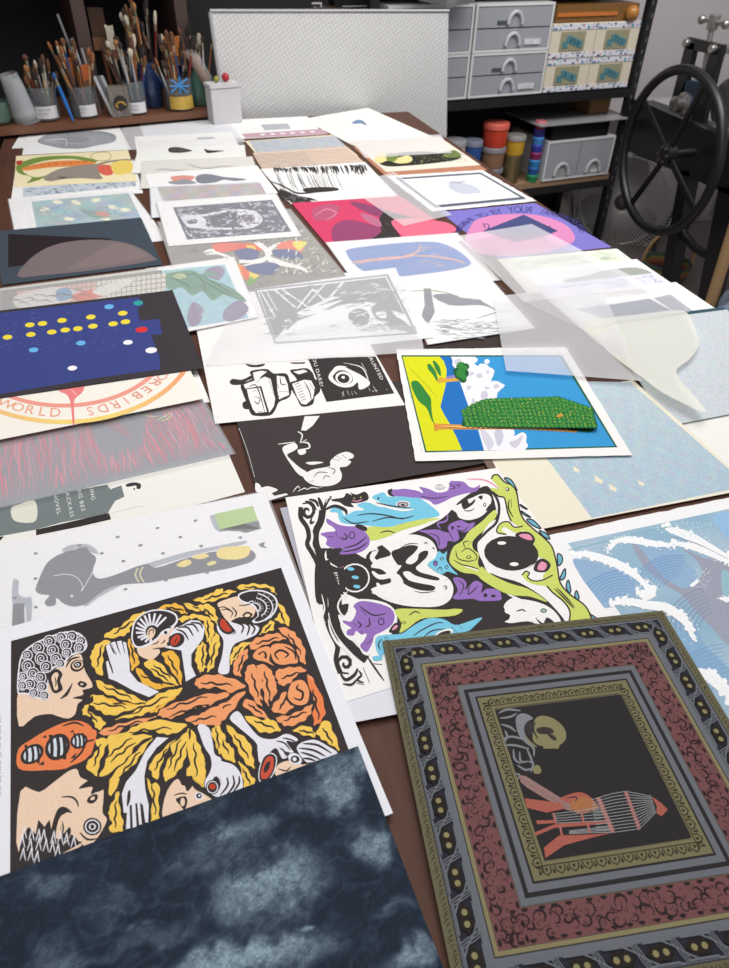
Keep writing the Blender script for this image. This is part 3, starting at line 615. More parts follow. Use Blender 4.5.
# ---------------------------------------------------------------- etching press
WP = VPlane((2.33, 3.0, 0), 90)              # wheel plane runs along the table's length
def yz(P, x, y, off=0): return P.at(x, y, off)
pr = thing('etching_press', 'black steel etching press with a big spoked hand wheel', 'press', (2.6, 3.0, 0))
cw = WP.at(670, 146); tw = WP.at(673, 65); bw = WP.at(648, 228); R_ = (tw.z-bw.z)/2; cw.z = (tw.z+bw.z)/2
bk = mat('press_black', (24, 23, 25), .38, spec=.6)
bm = bmesh.new(); tube(bm, [cw+Vector((0, R_*math.cos(t), R_*math.sin(t))) for t in [2*math.pi*k/64 for k in range(64)]], .021, 12, closed=True); whl = bm_obj('hand_wheel', bm, bk, pr, True)
for q in ((645, 103), (706, 82), (634, 200), (692, 205)):
    e = WP.at(*q); d = (e-cw); d.x = 0; d = d.normalized()*R_; bm = bmesh.new(); box(bm, cw+d/2, d.normalized(), (1, 0, 0), d.normalized().cross(Vector((1, 0, 0))), R_/2, .008, .013); s_ = bm_obj('spoke', bm, bk, None, bevel=.003); s_.parent = whl; s_.location = -Vector(pr.location)
bm = bmesh.new(); lathe(bm, cw-Vector((.03, 0, 0)), [(.03, 0), (.045, .01), (.045, .05), (.02, .06), (.02, .17)], 20, (1, 0, 0)); bm_obj('hub', bm, bk, pr, True)
bm = bmesh.new()
for k in range(6): t = k*math.pi/3; lathe(bm, cw+Vector((-.035, .03*math.cos(t), .03*math.sin(t))), [(.007, 0), (.007, .01)], 8, (1, 0, 0))
bm_obj('hub_bolts', bm, mat('bolt_metal', (120, 110, 108), .4, .8), pr)
FP = VPlane((2.50, 3.0, 0), 90)              # side frame plane
def quadbar(nm, P, pts, th, m, parent=pr):
    q = [P.at(*p) for p in pts]; bm = bmesh.new(); f = [bm.verts.new(p) for p in q]; b_ = [bm.verts.new(p+Vector((th, 0, 0))) for p in q]; n = len(q)
    bm.faces.new(f); bm.faces.new(b_[::-1])
    for i in range(n): bm.faces.new((f[i], f[(i+1) % n], b_[(i+1) % n], b_[i]))
    return bm_obj(nm, bm, m, parent, bevel=.002)
quadbar('side_frame_bar', FP, [(686, 40), (695, 44), (679, 112), (669, 108)], .028, bk)
quadbar('side_frame_bar', FP, [(711, 47), (721, 50), (702, 124), (691, 120)], .028, bk)
quadbar('top_yoke', FP, [(687, 37), (722, 45), (720, 56), (686, 49)], .028, bk)
sil = mat('machined_steel', (176, 172, 168), .3, .85)
p0, p1 = FP.at(706, 28), FP.at(696, 86); bm = bmesh.new(); tube(bm, [p0+Vector((.03, 0, 0)), p1+Vector((.03, 0, 0))], .012, 12); bm_obj('pressure_screw', bm, sil, pr, True)
kc = FP.at(708, 22)+Vector((.03, 0, 0)); bm = bmesh.new(); lathe(bm, kc-Vector((0, 0, .03)), [(.022, 0), (.024, .01), (.024, .055), (.018, .06)], 18); tube(bm, [kc+Vector((0, -.075, 0)), kc+Vector((0, .075, 0))], .009, 10)
for s_ in (-1, 1): bmesh.ops.create_uvsphere(bm, u_segments=14, v_segments=10, radius=.019, matrix=Matrix.Translation(kc+Vector((0, .08*s_, 0))))
bm_obj('screw_handle', bm, sil, pr, True)
for q in ((688, 43), (714, 49)):
    c = FP.at(*q); bm = bmesh.new(); lathe(bm, c-Vector((.02, 0, 0)), [(.016, 0), (.018, .006), (.018, .02)], 14, (1, 0, 0)); bm_obj('frame_bolt', bm, sil, pr, True)
quadbar('bearing_block', FP, [(685, 80), (700, 82), (699, 96), (694, 112), (682, 116), (676, 106), (680, 94)], .07, mat('blue_grey_steel', (62, 76, 96), .35, .6))
c = FP.at(684, 104); bm = bmesh.new(); lathe(bm, c-Vector((.06, 0, 0)), [(.02, 0), (.034, .004), (.034, .04), (.05, .05), (.05, .07)], 22, (1, 0, 0)); bm_obj('roller_shaft', bm, sil, pr, True)
c = FP.at(712, 110); bm = bmesh.new(); lathe(bm, c+Vector((.07, 0, .02)), [(.09, 0), (.105, .004), (.105, 1.3), (.09, 1.304)], 40, (1, 0, 0)); bm_obj('roller', bm, sil, pr, True)
bm = bmesh.new(); c = FP.at(714, 49); tube(bm, [c, c+Vector((1.3, 0, 0))], .02, 12); bm_obj('tie_bar', bm, sil, pr, True)
quadbar('side_beam', FP, [(628, 99), (640, 101), (700, 127), (745, 145), (745, 203), (700, 182), (618, 147)], .06, bk)
a = FP.at(640, 100); b_ = FP.at(745, 145); bm = bmesh.new(); abox(bm, 2.57, 3.8, b_.y-.2, a.y, a.z-.03, a.z+.0); bm_obj('press_bed', bm, mat('bed_steel', (190, 190, 194), .3, .5), pr)
for q in ([(719, 185), (735, 190), (712, 300), (699, 294)], [(680, 170), (690, 172), (676, 256), (664, 252)]):
    P_ = [FP.at(*p) for p in q]; f0 = [FP.at(*p) for p in q]
    lo = (f0[2]+f0[3])/2; up_ = (f0[0]+f0[1])/2; wd = (f0[1]-f0[0]).length/2; d = (lo-up_).normalized(); lo = up_+d*(up_.z/(-d.z)); bm = bmesh.new()
    box(bm, (up_+lo)/2+Vector((.03, 0, 0)), d, (1, 0, 0), d.cross(Vector((1, 0, 0))), (up_-lo).length/2, .03, wd); bm_obj('leg', bm, bk, pr)
bm = bmesh.new(); tube(bm, [FP.at(*q)+Vector((.03, 0, 0)) for q in ((673, 218), (680, 236), (690, 248), (700, 254), (709, 256))], .022, 10); bm_obj('curved_brace', bm, bk, pr, True)
bm = bmesh.new(); tube(bm, [FP.at(*q)+Vector((.03, 0, 0)) for q in ((676, 168), (674, 200), (673, 225))], .008, 8); bm_obj('brake_rod', bm, bk, pr, True)
# pale cupboard seen between the press legs
o = thing('white_cupboard', 'low pale cupboard standing behind the press legs', 'cupboard', (3.4, 3.95, 0)); bm = bmesh.new(); abox(bm, 2.75, 4.2, 3.75, 4.3, 0, .62); bm_obj('cupboard_body', bm, mat('pale_cupboard', (176, 170, 170), .6), o, bevel=.004)
bm = bmesh.new(); abox(bm, 2.78, 3.45, 3.735, 3.752, .03, .59); bm_obj('door', bm, mat('pale_cupboard', (176, 170, 170), .6), o, bevel=.003)
bm = bmesh.new(); abox(bm, 3.48, 4.17, 3.735, 3.752, .03, .59); bm_obj('door', bm, mat('pale_cupboard', (176, 170, 170), .6), o, bevel=.003)

# ---------------------------------------------------------------- floor fan
FC = RP.at(623, 200, .10); fan = thing('floor_fan', 'round silver wire-cage fan on the floor behind the shelving post', 'fan', (FC.x, FC.y, 0)); fr = .30
cage = mat('chrome_wire', (205, 203, 200), .5, .2); fn = (EYE-FC); fn.z *= .3; fn.normalize(); fa = fn.orthogonal().normalized(); fa = Vector((fn.y, -fn.x, 0)).normalized(); fb = fn.cross(fa)
bm = bmesh.new()
for r_, o_ in [(fr, 0), (fr, .02), (fr*.985, .03), (fr*.8, .05), (fr*.2, .06)]:
    tube(bm, [FC+fn*o_+(fa*math.cos(t)+fb*math.sin(t))*r_ for t in [2*math.pi*k/48 for k in range(48)]], .004, 5, closed=True)
for k in range(90):
    t = 2*math.pi*k/90; pts = [FC+fn*o_+(fa*math.cos(t+s2)+fb*math.sin(t+s2))*fr*q for q, o_, s2 in ((.15, .06, 0), (.5, .06, .12), (.8, .05, .22), (.985, .03, .28), (1, .0, .3))]
    tube(bm, pts, .0026, 4, cap=False)
bm_obj('cage', bm, cage, fan)
bm = bmesh.new()
for k in range(3):
    t0 = 2*math.pi*k/3+.4; vs = []
    for i in range(7):
        for j in range(2):
            r_ = fr*(.15+.75*i/6); t = t0+(.55*math.sin(math.pi*(.15+i/7))+.1)*(j-.5)*1.7; vs.append(bm.verts.new(FC+fn*(.03+.03*(j-.5))+(fa*math.cos(t)+fb*math.sin(t))*r_))
    for i in range(6): bm.faces.new((vs[2*i], vs[2*i+1], vs[2*i+3], vs[2*i+2]))
bm_obj('blades', bm, mat('fan_blade', (150, 146, 142), .4, .3), fan)
bm = bmesh.new(); lathe(bm, FC-fn*.1, [(.05, 0), (.07, .02), (.06, .12), (.03, .14)], 20, fn); bm_obj('motor_hub', bm, mat('fan_motor', (110, 106, 104), .4, .5), fan, True)
bm = bmesh.new()
for s_ in (-1, 1): tube(bm, [FC+fa*fr*s_, FC+fa*fr*.9*s_+Vector((0, 0, -FC.z*.6)), Vector((FC.x, FC.y, .015))+fa*fr*.8*s_, Vector((FC.x, FC.y, .015))+fa*fr*.8*s_+Vector((fn.x, fn.y, 0))*.2], .012, 8)
bm_obj('stand', bm, mat('fan_stand', (60, 58, 58), .4, .5), fan, True)

# ---------------------------------------------------------------- basket and stick
bc = at(662, 279, 0); bc.z = 0; bk_ = thing('woven_basket', 'small rainbow-striped woven basket with cane handle under the press', 'basket', bc)
stripes = [(62, 72, 66), (84, 70, 76), (124, 66, 58), (160, 100, 62), (150, 132, 76), (74, 96, 78)]
for i, c_ in enumerate(stripes):
    h0, h1 = .005+.016*i, .005+.016*(i+1); r0, r1 = .105+.004*i, .105+.004*(i+1); bm = bmesh.new()
    lathe(bm, bc, [(r0, h0), (r1, h1), (r1-.008, h1), (r0-.008, h0)], 36, cap=(i == 0))
    for v in bm.verts: v.co += (v.co-Vector((bc.x, bc.y, v.co.z))).normalized()*.003*math.sin(26*math.atan2(v.co.y-bc.y, v.co.x-bc.x)+i*3)
    bm_obj('woven_band', bm, mat('straw_%d' % i, c_, .85, noise=.3, nscale=120), bk_)
bm = bmesh.new(); tube(bm, [bc+Vector((.125*math.cos(t)*.95, -.05*math.cos(t), .095+.17*math.sin(t))) for t in [math.pi*k/14 for k in range(15)]], .008, 8); bm_obj('handle', bm, mat('cane', (176, 140, 96), .5), bk_, True)
a = at(704, 316, 0)+Vector((.25, .1, 0)); a.z = .0; bm = bmesh.new(); q0 = FP.at(706, 318, .16); q1 = FP.at(731, 238, .16); d = (q0-q1).normalized(); q0 = q1+d*((q1.z-.02)/(-d.z))
tube(bm, [q0, q1, q1-d*.25], .026, 10); tag(bm_obj('wooden_pole', bm, mat('pole_wood', (176, 142, 100), .6, noise=.15), None, True), 'pale wooden pole leaning at the right edge in front of the press', 'pole')
bm = bmesh.new(); bmesh.ops.create_icosphere(bm, subdivisions=4, radius=.16)
for v in bm.verts: v.co = v.co*(1+.12*math.sin(v.co.x*40+v.co.z*25)+.08*math.sin(v.co.y*50)); v.co.z = max(v.co.z*1.3, -.15)
fcx = at(752, 312, .25); bmesh.ops.translate(bm, verts=bm.verts[:], vec=(fcx.x, fcx.y, .15)); tag(bm_obj('cloth_bundle', bm, mat('blue_grey_cloth', (120, 132, 150), .9, noise=.3, nscale=30), None, True), 'blue-grey crumpled cloth bundle at the right edge of the picture', 'cloth')
# ================================================================= printed images
Y_, YD, O_, OD, SK, WL, RD = (248, 204, 92), (244, 184, 70), (244, 160, 106), (240, 132, 80), (242, 210, 182), (232, 230, 236), (196, 70, 48)
def petal(s, col, st, ink=K, n=1, wd=7):
    P = nums(st); m = len(P); cx = sum(p[0] for p in P)/m; cy = sum(p[1] for p in P)/m; wd *= 1.5
    Q = [(cx+(p[0]-cx)*.965, cy+(p[1]-cy)*.965) for p in catmull(P, True, 6)]; n2 = len(Q); R2 = []
    for i, q in enumerate(Q):
        dx, dy = Q[(i+1) % n2][0]-Q[i-1][0], Q[(i+1) % n2][1]-Q[i-1][1]; d_ = math.hypot(dx, dy) or 1; w2 = 4.0*math.sin(i*1.25); R2.append((q[0]-dy/d_*w2, q[1]+dx/d_*w2))
    s.p(col, R2)
    sxx = sum((p[0]-cx)**2 for p in P); syy = sum((p[1]-cy)**2 for p in P); sxy = sum((p[0]-cx)*(p[1]-cy) for p in P)
    th = .5*math.atan2(2*sxy, sxx-syy); L = math.sqrt(max(sxx, syy)/m)*.95; c, d = math.cos(th), math.sin(th)
    for k in range(n):
        o = (k-(n-1)/2)*L*.35; pts = []
        for i in range(7):
            t = -1+i/3; w_ = (L*.07)*math.sin(i*2.3+k); pts.append((cx+t*L*c-(o+w_)*d, cy+t*L*d+(o+w_)*c))
        s.s(ink, wd, pts)
def face_art(s):
    s.p(K, nums('11,641 281,567.6 372,812 10,884'))
    # --- left side flames and curls
    s.T(80, 570, 5.207)
    for q in ['120,355 150,320 215,290 270,240 340,215 270,290 250,330 200,350', '60,420 100,375 160,365 125,410 120,470 115,555 75,520 55,470', '400,200 470,175 520,180 560,225 530,225 480,205',
              '530,165 600,185 650,180 690,210 710,260 680,245 640,215 580,210', '580,155 650,140 700,110 740,95 745,140 680,165', '510,250 560,235 620,230 690,275 700,330 675,390 655,320 640,265 590,250 530,270',
              '600,430 625,385 650,380 660,430 650,480 655,510 630,530 605,490', '680,400 700,335 718,330 729,380 715,440 690,500 660,530 675,460', '250,360 265,370 290,430 310,480 270,525 260,450',
              '430,425 500,430 525,520 530,600 480,530 440,470', '290,505 340,540 400,590 500,600 400,620 320,585', '75,570 130,590 200,620 270,650 345,690 270,690 180,660 110,630',
              '40,670 90,650 150,665 230,690 340,705 220,725 130,720 60,710']: petal(s, YD if q[0] in '24' else Y_, q)
    petal(s, Y_, '330,480 400,470 470,545 515,600 440,580 380,540', n=2)
    petal(s, YD, '350,729 400,670 470,630 530,620 490,670 420,720 390,745')
    s.p(WL, '135,400 150,378 172,430 188,442 158,382 182,372 208,440 192,372 216,368 234,438 224,374 240,378 256,470 260,530 300,580 412,635 360,662 280,630 190,580 150,565 135,480 150,470 168,520')
    for a in ('165,385 190,442', '188,372 212,442', '222,372 236,440'): s.s(K, 6, a)
    s.s(K, 9, '148,470 160,500 172,540')
    # profile with fan-shaped hair
    s.b(SK, '300,400 350,392 410,345 470,300 492,292 482,330 462,352 470,372 452,380 455,398 432,402 412,410 415,432 372,468 310,445')
    s.b(WL, '268,330 285,265 350,215 430,205 495,225 510,265 480,305 430,330 400,365 340,400 290,405 270,370'); s.b(K, '276,330 292,268 352,222 430,213 488,232 500,264 470,296 426,320 396,356 338,390 296,396 277,368')
    for k in range(13):
        t = math.radians(100+k*17.5); s.s(WL, 11, [(376+34*math.cos(t), 322+34*math.sin(t)), (382+(92 if k < 9 else 105)*math.cos(t), 312+(86 if k > 2 else 72)*math.sin(t))], taper=False)
    s.b(SK, '352,320 370,300 392,315 385,345 365,362 352,350'); s.s(K, 6, '360,345 362,318 382,312 380,335'); s.e(WL, 442, 326, 22, 12, -15); s.e(K, 446, 326, 9); s.s(K, 8, '405,312 440,300 478,302'); s.s(K, 6, '420,385 440,372 436,362'); s.s(K, 7, '378,412 410,408 442,406'); s.s(K, 6, '375,390 400,380 412,368')
    # hand with open mouth
    s.p(WL, '440,405 500,415 528,420 540,500 552,582 604,552 580,500 580,440 640,360 652,300 620,265 575,262 530,290 500,300 470,330 480,390')
    for a in ('508,300 560,300 590,345', '540,290 590,285 618,325', '575,275 622,280 640,305', '500,310 540,325 565,365'): s.s(K, 10, a)
    s.e(K, 503, 366, 44, 36, -30); s.e(RD, 497, 366, 20, 32, 35); s.s(K, 5, '490,385 500,365 505,350')
    # --- upper right
    s.T(200, 560, 5.207)
    for q in ['180,142 240,125 320,125 380,140 400,180 370,160 300,148 230,155', '0,195 60,180 130,160 190,160 140,190 60,215 0,222', '0,235 60,235 88,290 90,330 60,310 30,265 0,262', '20,290 60,320 60,380 40,430 30,380', '0,450 22,430 32,480 20,560 0,585', '50,440 85,395 105,430 80,500 70,560 35,585 50,520',
              '410,220 450,270 468,340 430,330 390,310 415,275', '310,385 350,330 380,315 385,360 340,378', '155,545 165,480 200,440 262,425 215,480 180,520']: petal(s, Y_, q)
    for q in ['260,470 270,420 330,395 400,380 450,410 400,420 330,445', '400,350 470,360 510,400 545,460 550,545 520,520 500,460 450,400', '390,580 430,565 500,555 555,570 500,600 470,640 420,655 400,620', '235,590 260,540 300,560 320,600 310,660 325,735 290,700 250,650', '170,580 190,510 240,460 250,500 215,560 210,610', '330,560 380,590 390,640 402,680 370,735 350,680 355,620', '562,592 600,640 630,735 600,735 570,660']: petal(s, O_, q)
    s.b(O_, '275,500 300,465 350,450 370,470 360,520 385,550 340,530 295,520'); s.b(K, '302,490 330,474 348,490 345,515 325,500'); s.b(O_, '312,492 330,482 338,500 325,505')
    s.b(O_, '370,450 420,435 480,455 510,530 470,540 420,545 380,520'); s.s(K, 12, '410,520 390,490 420,470 460,490 440,510'); s.s(K, 10, '440,450 490,480 500,520')
    s.b(WL, '95,585 115,500 122,420 92,370 90,330 110,300 150,310 180,330 300,345 295,385 250,410 180,440 155,500 150,588')
    for a in ('180,325 225,345 215,385', '205,322 255,345 245,395', '245,325 285,355 270,390'): s.s(K, 10, a)
    s.b(K, '92,325 120,298 165,345 188,380 150,390 105,370'); s.b(RD, '104,325 122,308 150,345 165,368 140,375 112,355'); s.s(WL, 5, '92,340 110,375 150,392 188,372')
    s.b(SK, '92,228 140,205 200,190 240,200 290,240 280,290 260,300 200,300 150,322 120,290 105,260'); s.s(K, 7, '110,262 140,258 170,275 160,300'); s.s(K, 8, '165,245 190,275 180,300'); s.b(K, '220,292 245,270 275,285 250,305'); s.b(SK, '230,293 246,280 262,288 248,298'); s.s(K, 6, '95,250 125,246 160,262')
    s.b(WL, '200,180 260,158 330,160 390,190 405,240 370,300 300,330 270,320 300,290 275,240 215,220'); s.b(K, '207,185 262,165 328,168 382,195 396,240 364,294 302,322 285,312 306,288 284,236 220,212')
    for j, (rx, ry) in enumerate(((38, 26), (72, 52), (104, 76))):
        pts = [(275+rx*math.cos(t), 250+ry*math.sin(t)*1.0) for t in [math.radians(-75+k*16) for k in range(9)]]; s.s(WL, 6, pts, taper=False)
        for k in range(9): t = math.radians(-75+k*16); s.s(WL, 5, [(275+rx*math.cos(t), 250+ry*math.sin(t)), (275+(rx+18)*math.cos(t), 250+(ry+13)*math.sin(t))])
    s.s(WL, 5, '200,232 240,228 275,215 270,240 230,245'); s.s(K, 6, '200,238 240,236 265,228')
    # --- rose, lips and lower right
    s.T(200, 660, 4.86)
    for q in ['-20,90 60,70 140,85 225,125 150,160 90,135 20,140 -20,130', '-30,180 80,162 150,165 60,215 20,228 -30,225', '60,240 130,200 225,145 180,220 120,290 60,315 -10,315 -40,290 0,265', '215,60 250,30 290,70 310,120 290,170 300,230 260,190 230,120', '270,25 330,30 360,90 375,150 340,180 330,230 310,170 300,90', '370,60 440,40 520,45 470,75 440,110 390,120', '345,240 380,190 415,150 420,200 455,230 400,265', '365,280 430,270 500,240 545,215 540,260 500,300 430,325 390,310', '515,80 570,130 610,240 590,300 555,320 550,250 560,200', '205,215 240,190 290,235 340,290 270,270']: petal(s, O_ if q[0] != '5' else OD, q)
    s.b(O_, '430,150 450,110 500,100 530,150 520,210 470,220 430,190'); s.s(K, 12, '455,185 490,195 500,160 470,140 480,120')
    for q in ['215,270 300,290 350,290 395,340 340,355 280,345', '450,340 520,320 555,350 560,375 500,365', '565,345 615,290 650,350 680,440 630,410 585,380', '55,330 110,345 130,400 160,430 170,500 110,470 70,400', '120,305 180,350 240,400 260,480 265,530 220,500 180,430 150,370', '190,490 250,560 270,600 220,625 205,560', '-60,380 0,440 20,480 25,560 15,620 -40,560']: petal(s, Y_, q)
    s.b(WL, '-5,330 42,330 62,400 80,480 160,510 200,560 208,625 180,640 100,668 50,650 30,615 55,545 60,485 20,420')
    s.e(K, 68, 600, 38, 42); s.e((150, 60, 45), 66, 610, 22, 20); s.s(WL, 5, [(68+36*math.cos(t), 605+44*math.sin(t)) for t in [k*.7 for k in range(10)]], taper=False)
    for a in ('98,660 135,610 130,570', '125,662 165,610 160,560', '160,645 190,600 190,565'): s.s(K, 10, a)
    s.b(WL, '145,285 185,250 230,310 290,375 360,385 420,360 475,385 460,400 420,395 440,430 455,450 430,450 400,440 425,470 400,480 370,430 330,460 290,500 280,440 270,400 190,330')
    for a in ('370,395 410,405 440,440', '385,430 405,440 420,470', '400,380 440,388 465,400'): s.s(K, 8, a)
    s.b(K, '290,590 285,540 310,470 345,455 372,480 360,540 330,585'); s.s(WL, 5, '292,590 287,545 308,475 345,455 372,478 362,540 330,588', closed=True, taper=False); s.b((206, 84, 62), '298,575 300,530 325,475 355,475 355,530 328,575'); s.b(K, '310,530 325,500 342,495 335,530 315,550')
    s.b(SK, '365,560 380,510 440,490 500,510 530,500 480,530 420,560'); s.s(K, 8, '380,530 420,540 440,520'); s.e(WL, 462, 482, 36, 26, 30); s.e(K, 462, 484, 22, 18); s.e(WL, 460, 484, 10)
    s.b(WL, '470,430 500,400 560,390 620,420 668,455 600,480 530,500 500,480')
    for a in ('480,430 550,440 610,470', '500,408 570,415 640,455', '490,450 540,465 585,485', '500,480 530,482 560,492'): s.s(K, 11, a)
    # --- lower left hands
    s.T(80, 690, 5.207)
    for q in ['10,100 40,65 45,110 100,140 135,175 100,210 75,180 60,140 20,130', '40,45 80,22 150,50 200,80 340,75 250,110 160,135 100,110 60,80', '175,155 260,125 330,80 400,25 470,0 540,-10 490,40 400,90 330,130 260,145', '130,260 180,225 300,230 380,235 300,280 260,340 200,400 100,460 130,380 150,300', '150,470 230,380 300,310 380,245 330,320 280,390 220,440 160,560', '180,255 240,215 300,180 400,155 560,180 500,225 440,230 380,215 290,220', '75,255 145,255 130,310 100,390 85,450 30,400 60,350 95,300', '440,480 440,400 480,330 470,290 540,230 570,200 560,300 540,380 500,440', '360,390 420,320 500,250 460,300 430,370 400,470 370,430', '580,200 610,260 640,330 655,420 640,500 590,460 550,440 575,380 570,300', '345,455 370,485 412,490 410,600 412,680 370,685 375,580', '145,640 175,570 200,520 205,600 225,690 215,740 150,735 165,690', '690,200 735,195 735,340 705,270']: petal(s, Y_, q, n=2 if q.startswith('130,2') or q.startswith('440,4') else 1)
    for q in ['90,225 160,190 250,165 400,135 330,170 250,190 170,235', '400,130 440,90 560,50 640,40 735,20 735,50 640,80 560,110 480,150 430,145', '545,150 620,130 735,80 735,180 640,185 590,180']: petal(s, O_, q, n=2 if q[0] == '4' else 1)
    s.p(WL, '400,245 460,250 400,300 350,370 335,450 340,520 358,600 355,690 340,690 328,600 312,585 322,700 308,702 298,590 288,590 295,715 275,718 270,600 258,600 262,720 240,725 245,640 228,640 218,540 240,480 290,420 340,320')
    s.b(K, '250,530 262,525 262,570 245,610 245,570')
    s.b(WL, '612,198 665,195 700,330 735,360 735,440 700,455 660,515 650,480 680,420 680,350')
    s.e(K, 690, 508, 36, 38); s.e(WL, 690, 508, 30, 33); s.e(K, 690, 508, 25, 28); s.e(RD, 690, 505, 17, 15)
    s.b(SK, '430,660 440,570 470,500 510,465 535,500 570,480 600,520 640,540 690,575 660,580 620,600 560,620 510,640 470,665'); s.s(K, 8, '490,550 530,540 560,545'); s.b(K, '500,570 545,555 560,580 545,625 520,600'); s.e(SK, 535, 585, 12, 22); s.e(WL, 620, 555, 24, 20); s.e(K, 620, 553, 15, 14); s.e(WL, 622, 552, 6); s.b(K, '515,465 570,450 590,490 560,530 545,500')
    # --- large profile with curls
    s.T(0, 600, 6.05)
    s.b(SK, '112,540 200,560 300,500 330,420 400,380 440,340 490,330 505,395 520,440 555,500 555,530 500,545 505,570 470,590 500,605 470,630 455,690 410,718 340,700 300,690 210,705 115,765', 3)
    s.b(WL, '105,560 108,440 130,330 200,265 300,220 400,190 480,200 525,250 520,300 470,325 420,345 385,400 330,410 300,470 285,560 290,600 240,600 180,575 140,570', 3)
    s.b(K, '113,552 116,446 138,338 205,274 303,230 402,200 474,210 514,254 508,294 462,314 410,338 376,390 322,402 292,466 276,556 280,588 240,590 180,566 140,560', 3)
    for (x, y, r) in [(165, 335, 30), (232, 290, 34), (300, 250, 34), (370, 228, 30), (435, 222, 32), (490, 250, 28), (480, 290, 30), (400, 270, 34), (320, 305, 34), (250, 355, 36), (170, 400, 36), (340, 355, 32), (405, 320, 28), (280, 405, 34), (200, 445, 34), (140, 465, 26), (365, 385, 26), (245, 470, 32), (180, 510, 30), (255, 525, 30), (135, 520, 26), (205, 565, 26), (270, 580, 26)]:
        s.e(WL, x, y, r+4); s.e(K, x, y, r-2); pts = [(x+(r-6)*(1-k/16)*math.cos(.75*k+1), y+(r-6)*(1-k/16)*math.sin(.75*k+1)) for k in range(15)]; s.s(WL, 6, pts, smooth=False, taper=False)
    s.b(K, '290,470 310,430 350,420 378,450 365,490 380,540 340,565 315,550 300,510'); s.b(SK, '312,470 335,440 355,450 345,490 352,540 330,545 320,510'); s.s(K, 7, '332,465 340,500 335,530')
    s.e(K, 468, 398, 44, 36, -20); s.e(SK, 470, 394, 34, 26, -20); s.e(K, 470, 392, 26, 19, -20); s.e(WL, 468, 392, 13, 9); s.e(K, 468, 392, 6); s.s(K, 12, '400,408 430,360 485,345')
    s.b(K, '470,505 490,490 525,505 520,525 500,530 480,522'); s.e(SK, 495, 510, 10, 6); s.b(K, '440,595 500,578 545,590 560,575 560,620 490,640 500,605'); s.b(K, '365,598 400,560 440,502 415,570 385,592')
    # patterned fish-shaped jewel
    s.b(OD, '112,905 180,850 280,790 380,745 460,730 520,745 560,780 575,850 540,900 480,960 400,1020 250,1030 112,1020', 3)
    s.T(0, 720, 5.607)
    s.b(OD, '105,160 200,110 330,40 440,5 500,40 530,90 500,200 420,250 300,275 200,285 105,270', 3)
    s.b(OD, '480,60 540,60 530,130 505,200 490,130'); petal(s, OD, '480,100 535,95 530,130 490,140')
    for (x, y, rx, ry, rot) in ((180, 192, 72, 50, -35), (323, 152, 80, 66, -55), (443, 118, 50, 42, -20)):
        s.e(K, x, y, rx, ry, rot); s.e((214, 224, 232), x, y, rx*.72, ry*.74, rot)
        for d in (-.45, 0.02, .45): s.s(K, ry*.3, [(x+rx*d-4, y-ry*1.05), (x+rx*d+5, y), (x+rx*d+2, y+ry*1.05)], taper=False)
        s.e(OD, x, y, 1, 1)
    for a in ('235,100 255,85 265,100', '390,70 410,55 415,70', '395,215 430,180 420,215', '215,255 245,230 250,252'): s.p(K, a)
    s.s(K, 12, '350,35 420,15 470,35'); s.s(K, 12, '395,240 450,190 480,140')
    # lower upside-down face
    s.b(SK, '115,400 220,405 300,350 380,290 430,275 450,320 495,345 460,380 520,370 510,420 575,385 580,440 575,520 600,560 560,640 520,690 480,712 450,690 430,720 120,800', 3)
    s.b(K, '440,385 520,330 580,385 530,405 515,375'); s.s(K, 12, '345,432 400,432 430,455 440,488'); s.b(K, '488,460 500,430 540,415 548,440 520,468'); s.e(SK, 520, 440, 14, 9, -30)
    s.b(K, '285,670 295,580 325,500 365,488 405,520 370,520 345,560 350,640 390,600 395,640 350,695'); s.b(SK, '312,650 330,560 358,530 340,600 350,650 330,668'); s.s(K, 9, '345,660 355,610 350,570')
    s.e(K, 518, 598, 52, 50); s.e(WL, 518, 598, 42, 40); s.e(K, 518, 598, 35, 33); s.e(WL, 518, 598, 20, 18); s.e(K, 518, 598, 12); s.s(K, 12, '448,630 490,670 545,665')
    rn = random.Random(5)
    s.b(K, '115,700 160,600 200,640 215,560 250,600 280,560 300,680 370,690 400,640 440,680 440,700 120,850', 2)
    for k in range(24):
        x = 130+(k % 8)*40+rn.uniform(-8, 8); y = 620+(k//8)*60+(k % 8)*8+rn.uniform(-8, 8)
        if x > 420 or y > 850-x*.35: continue
        s.s(WL, 6, [(x-14, y+40), (x-2, y), (x+6, y-34)], taper=True); s.s(WL, 6, [(x+18, y+42), (x+10, y+5), (x+6, y-34)])
    # handwriting in the margin
    s.T(0, 0, 1)
    s.txt((150, 150, 156), 'The words we lay down put does', 1.2, 714, (0, 5.6), (-5.6, 0))
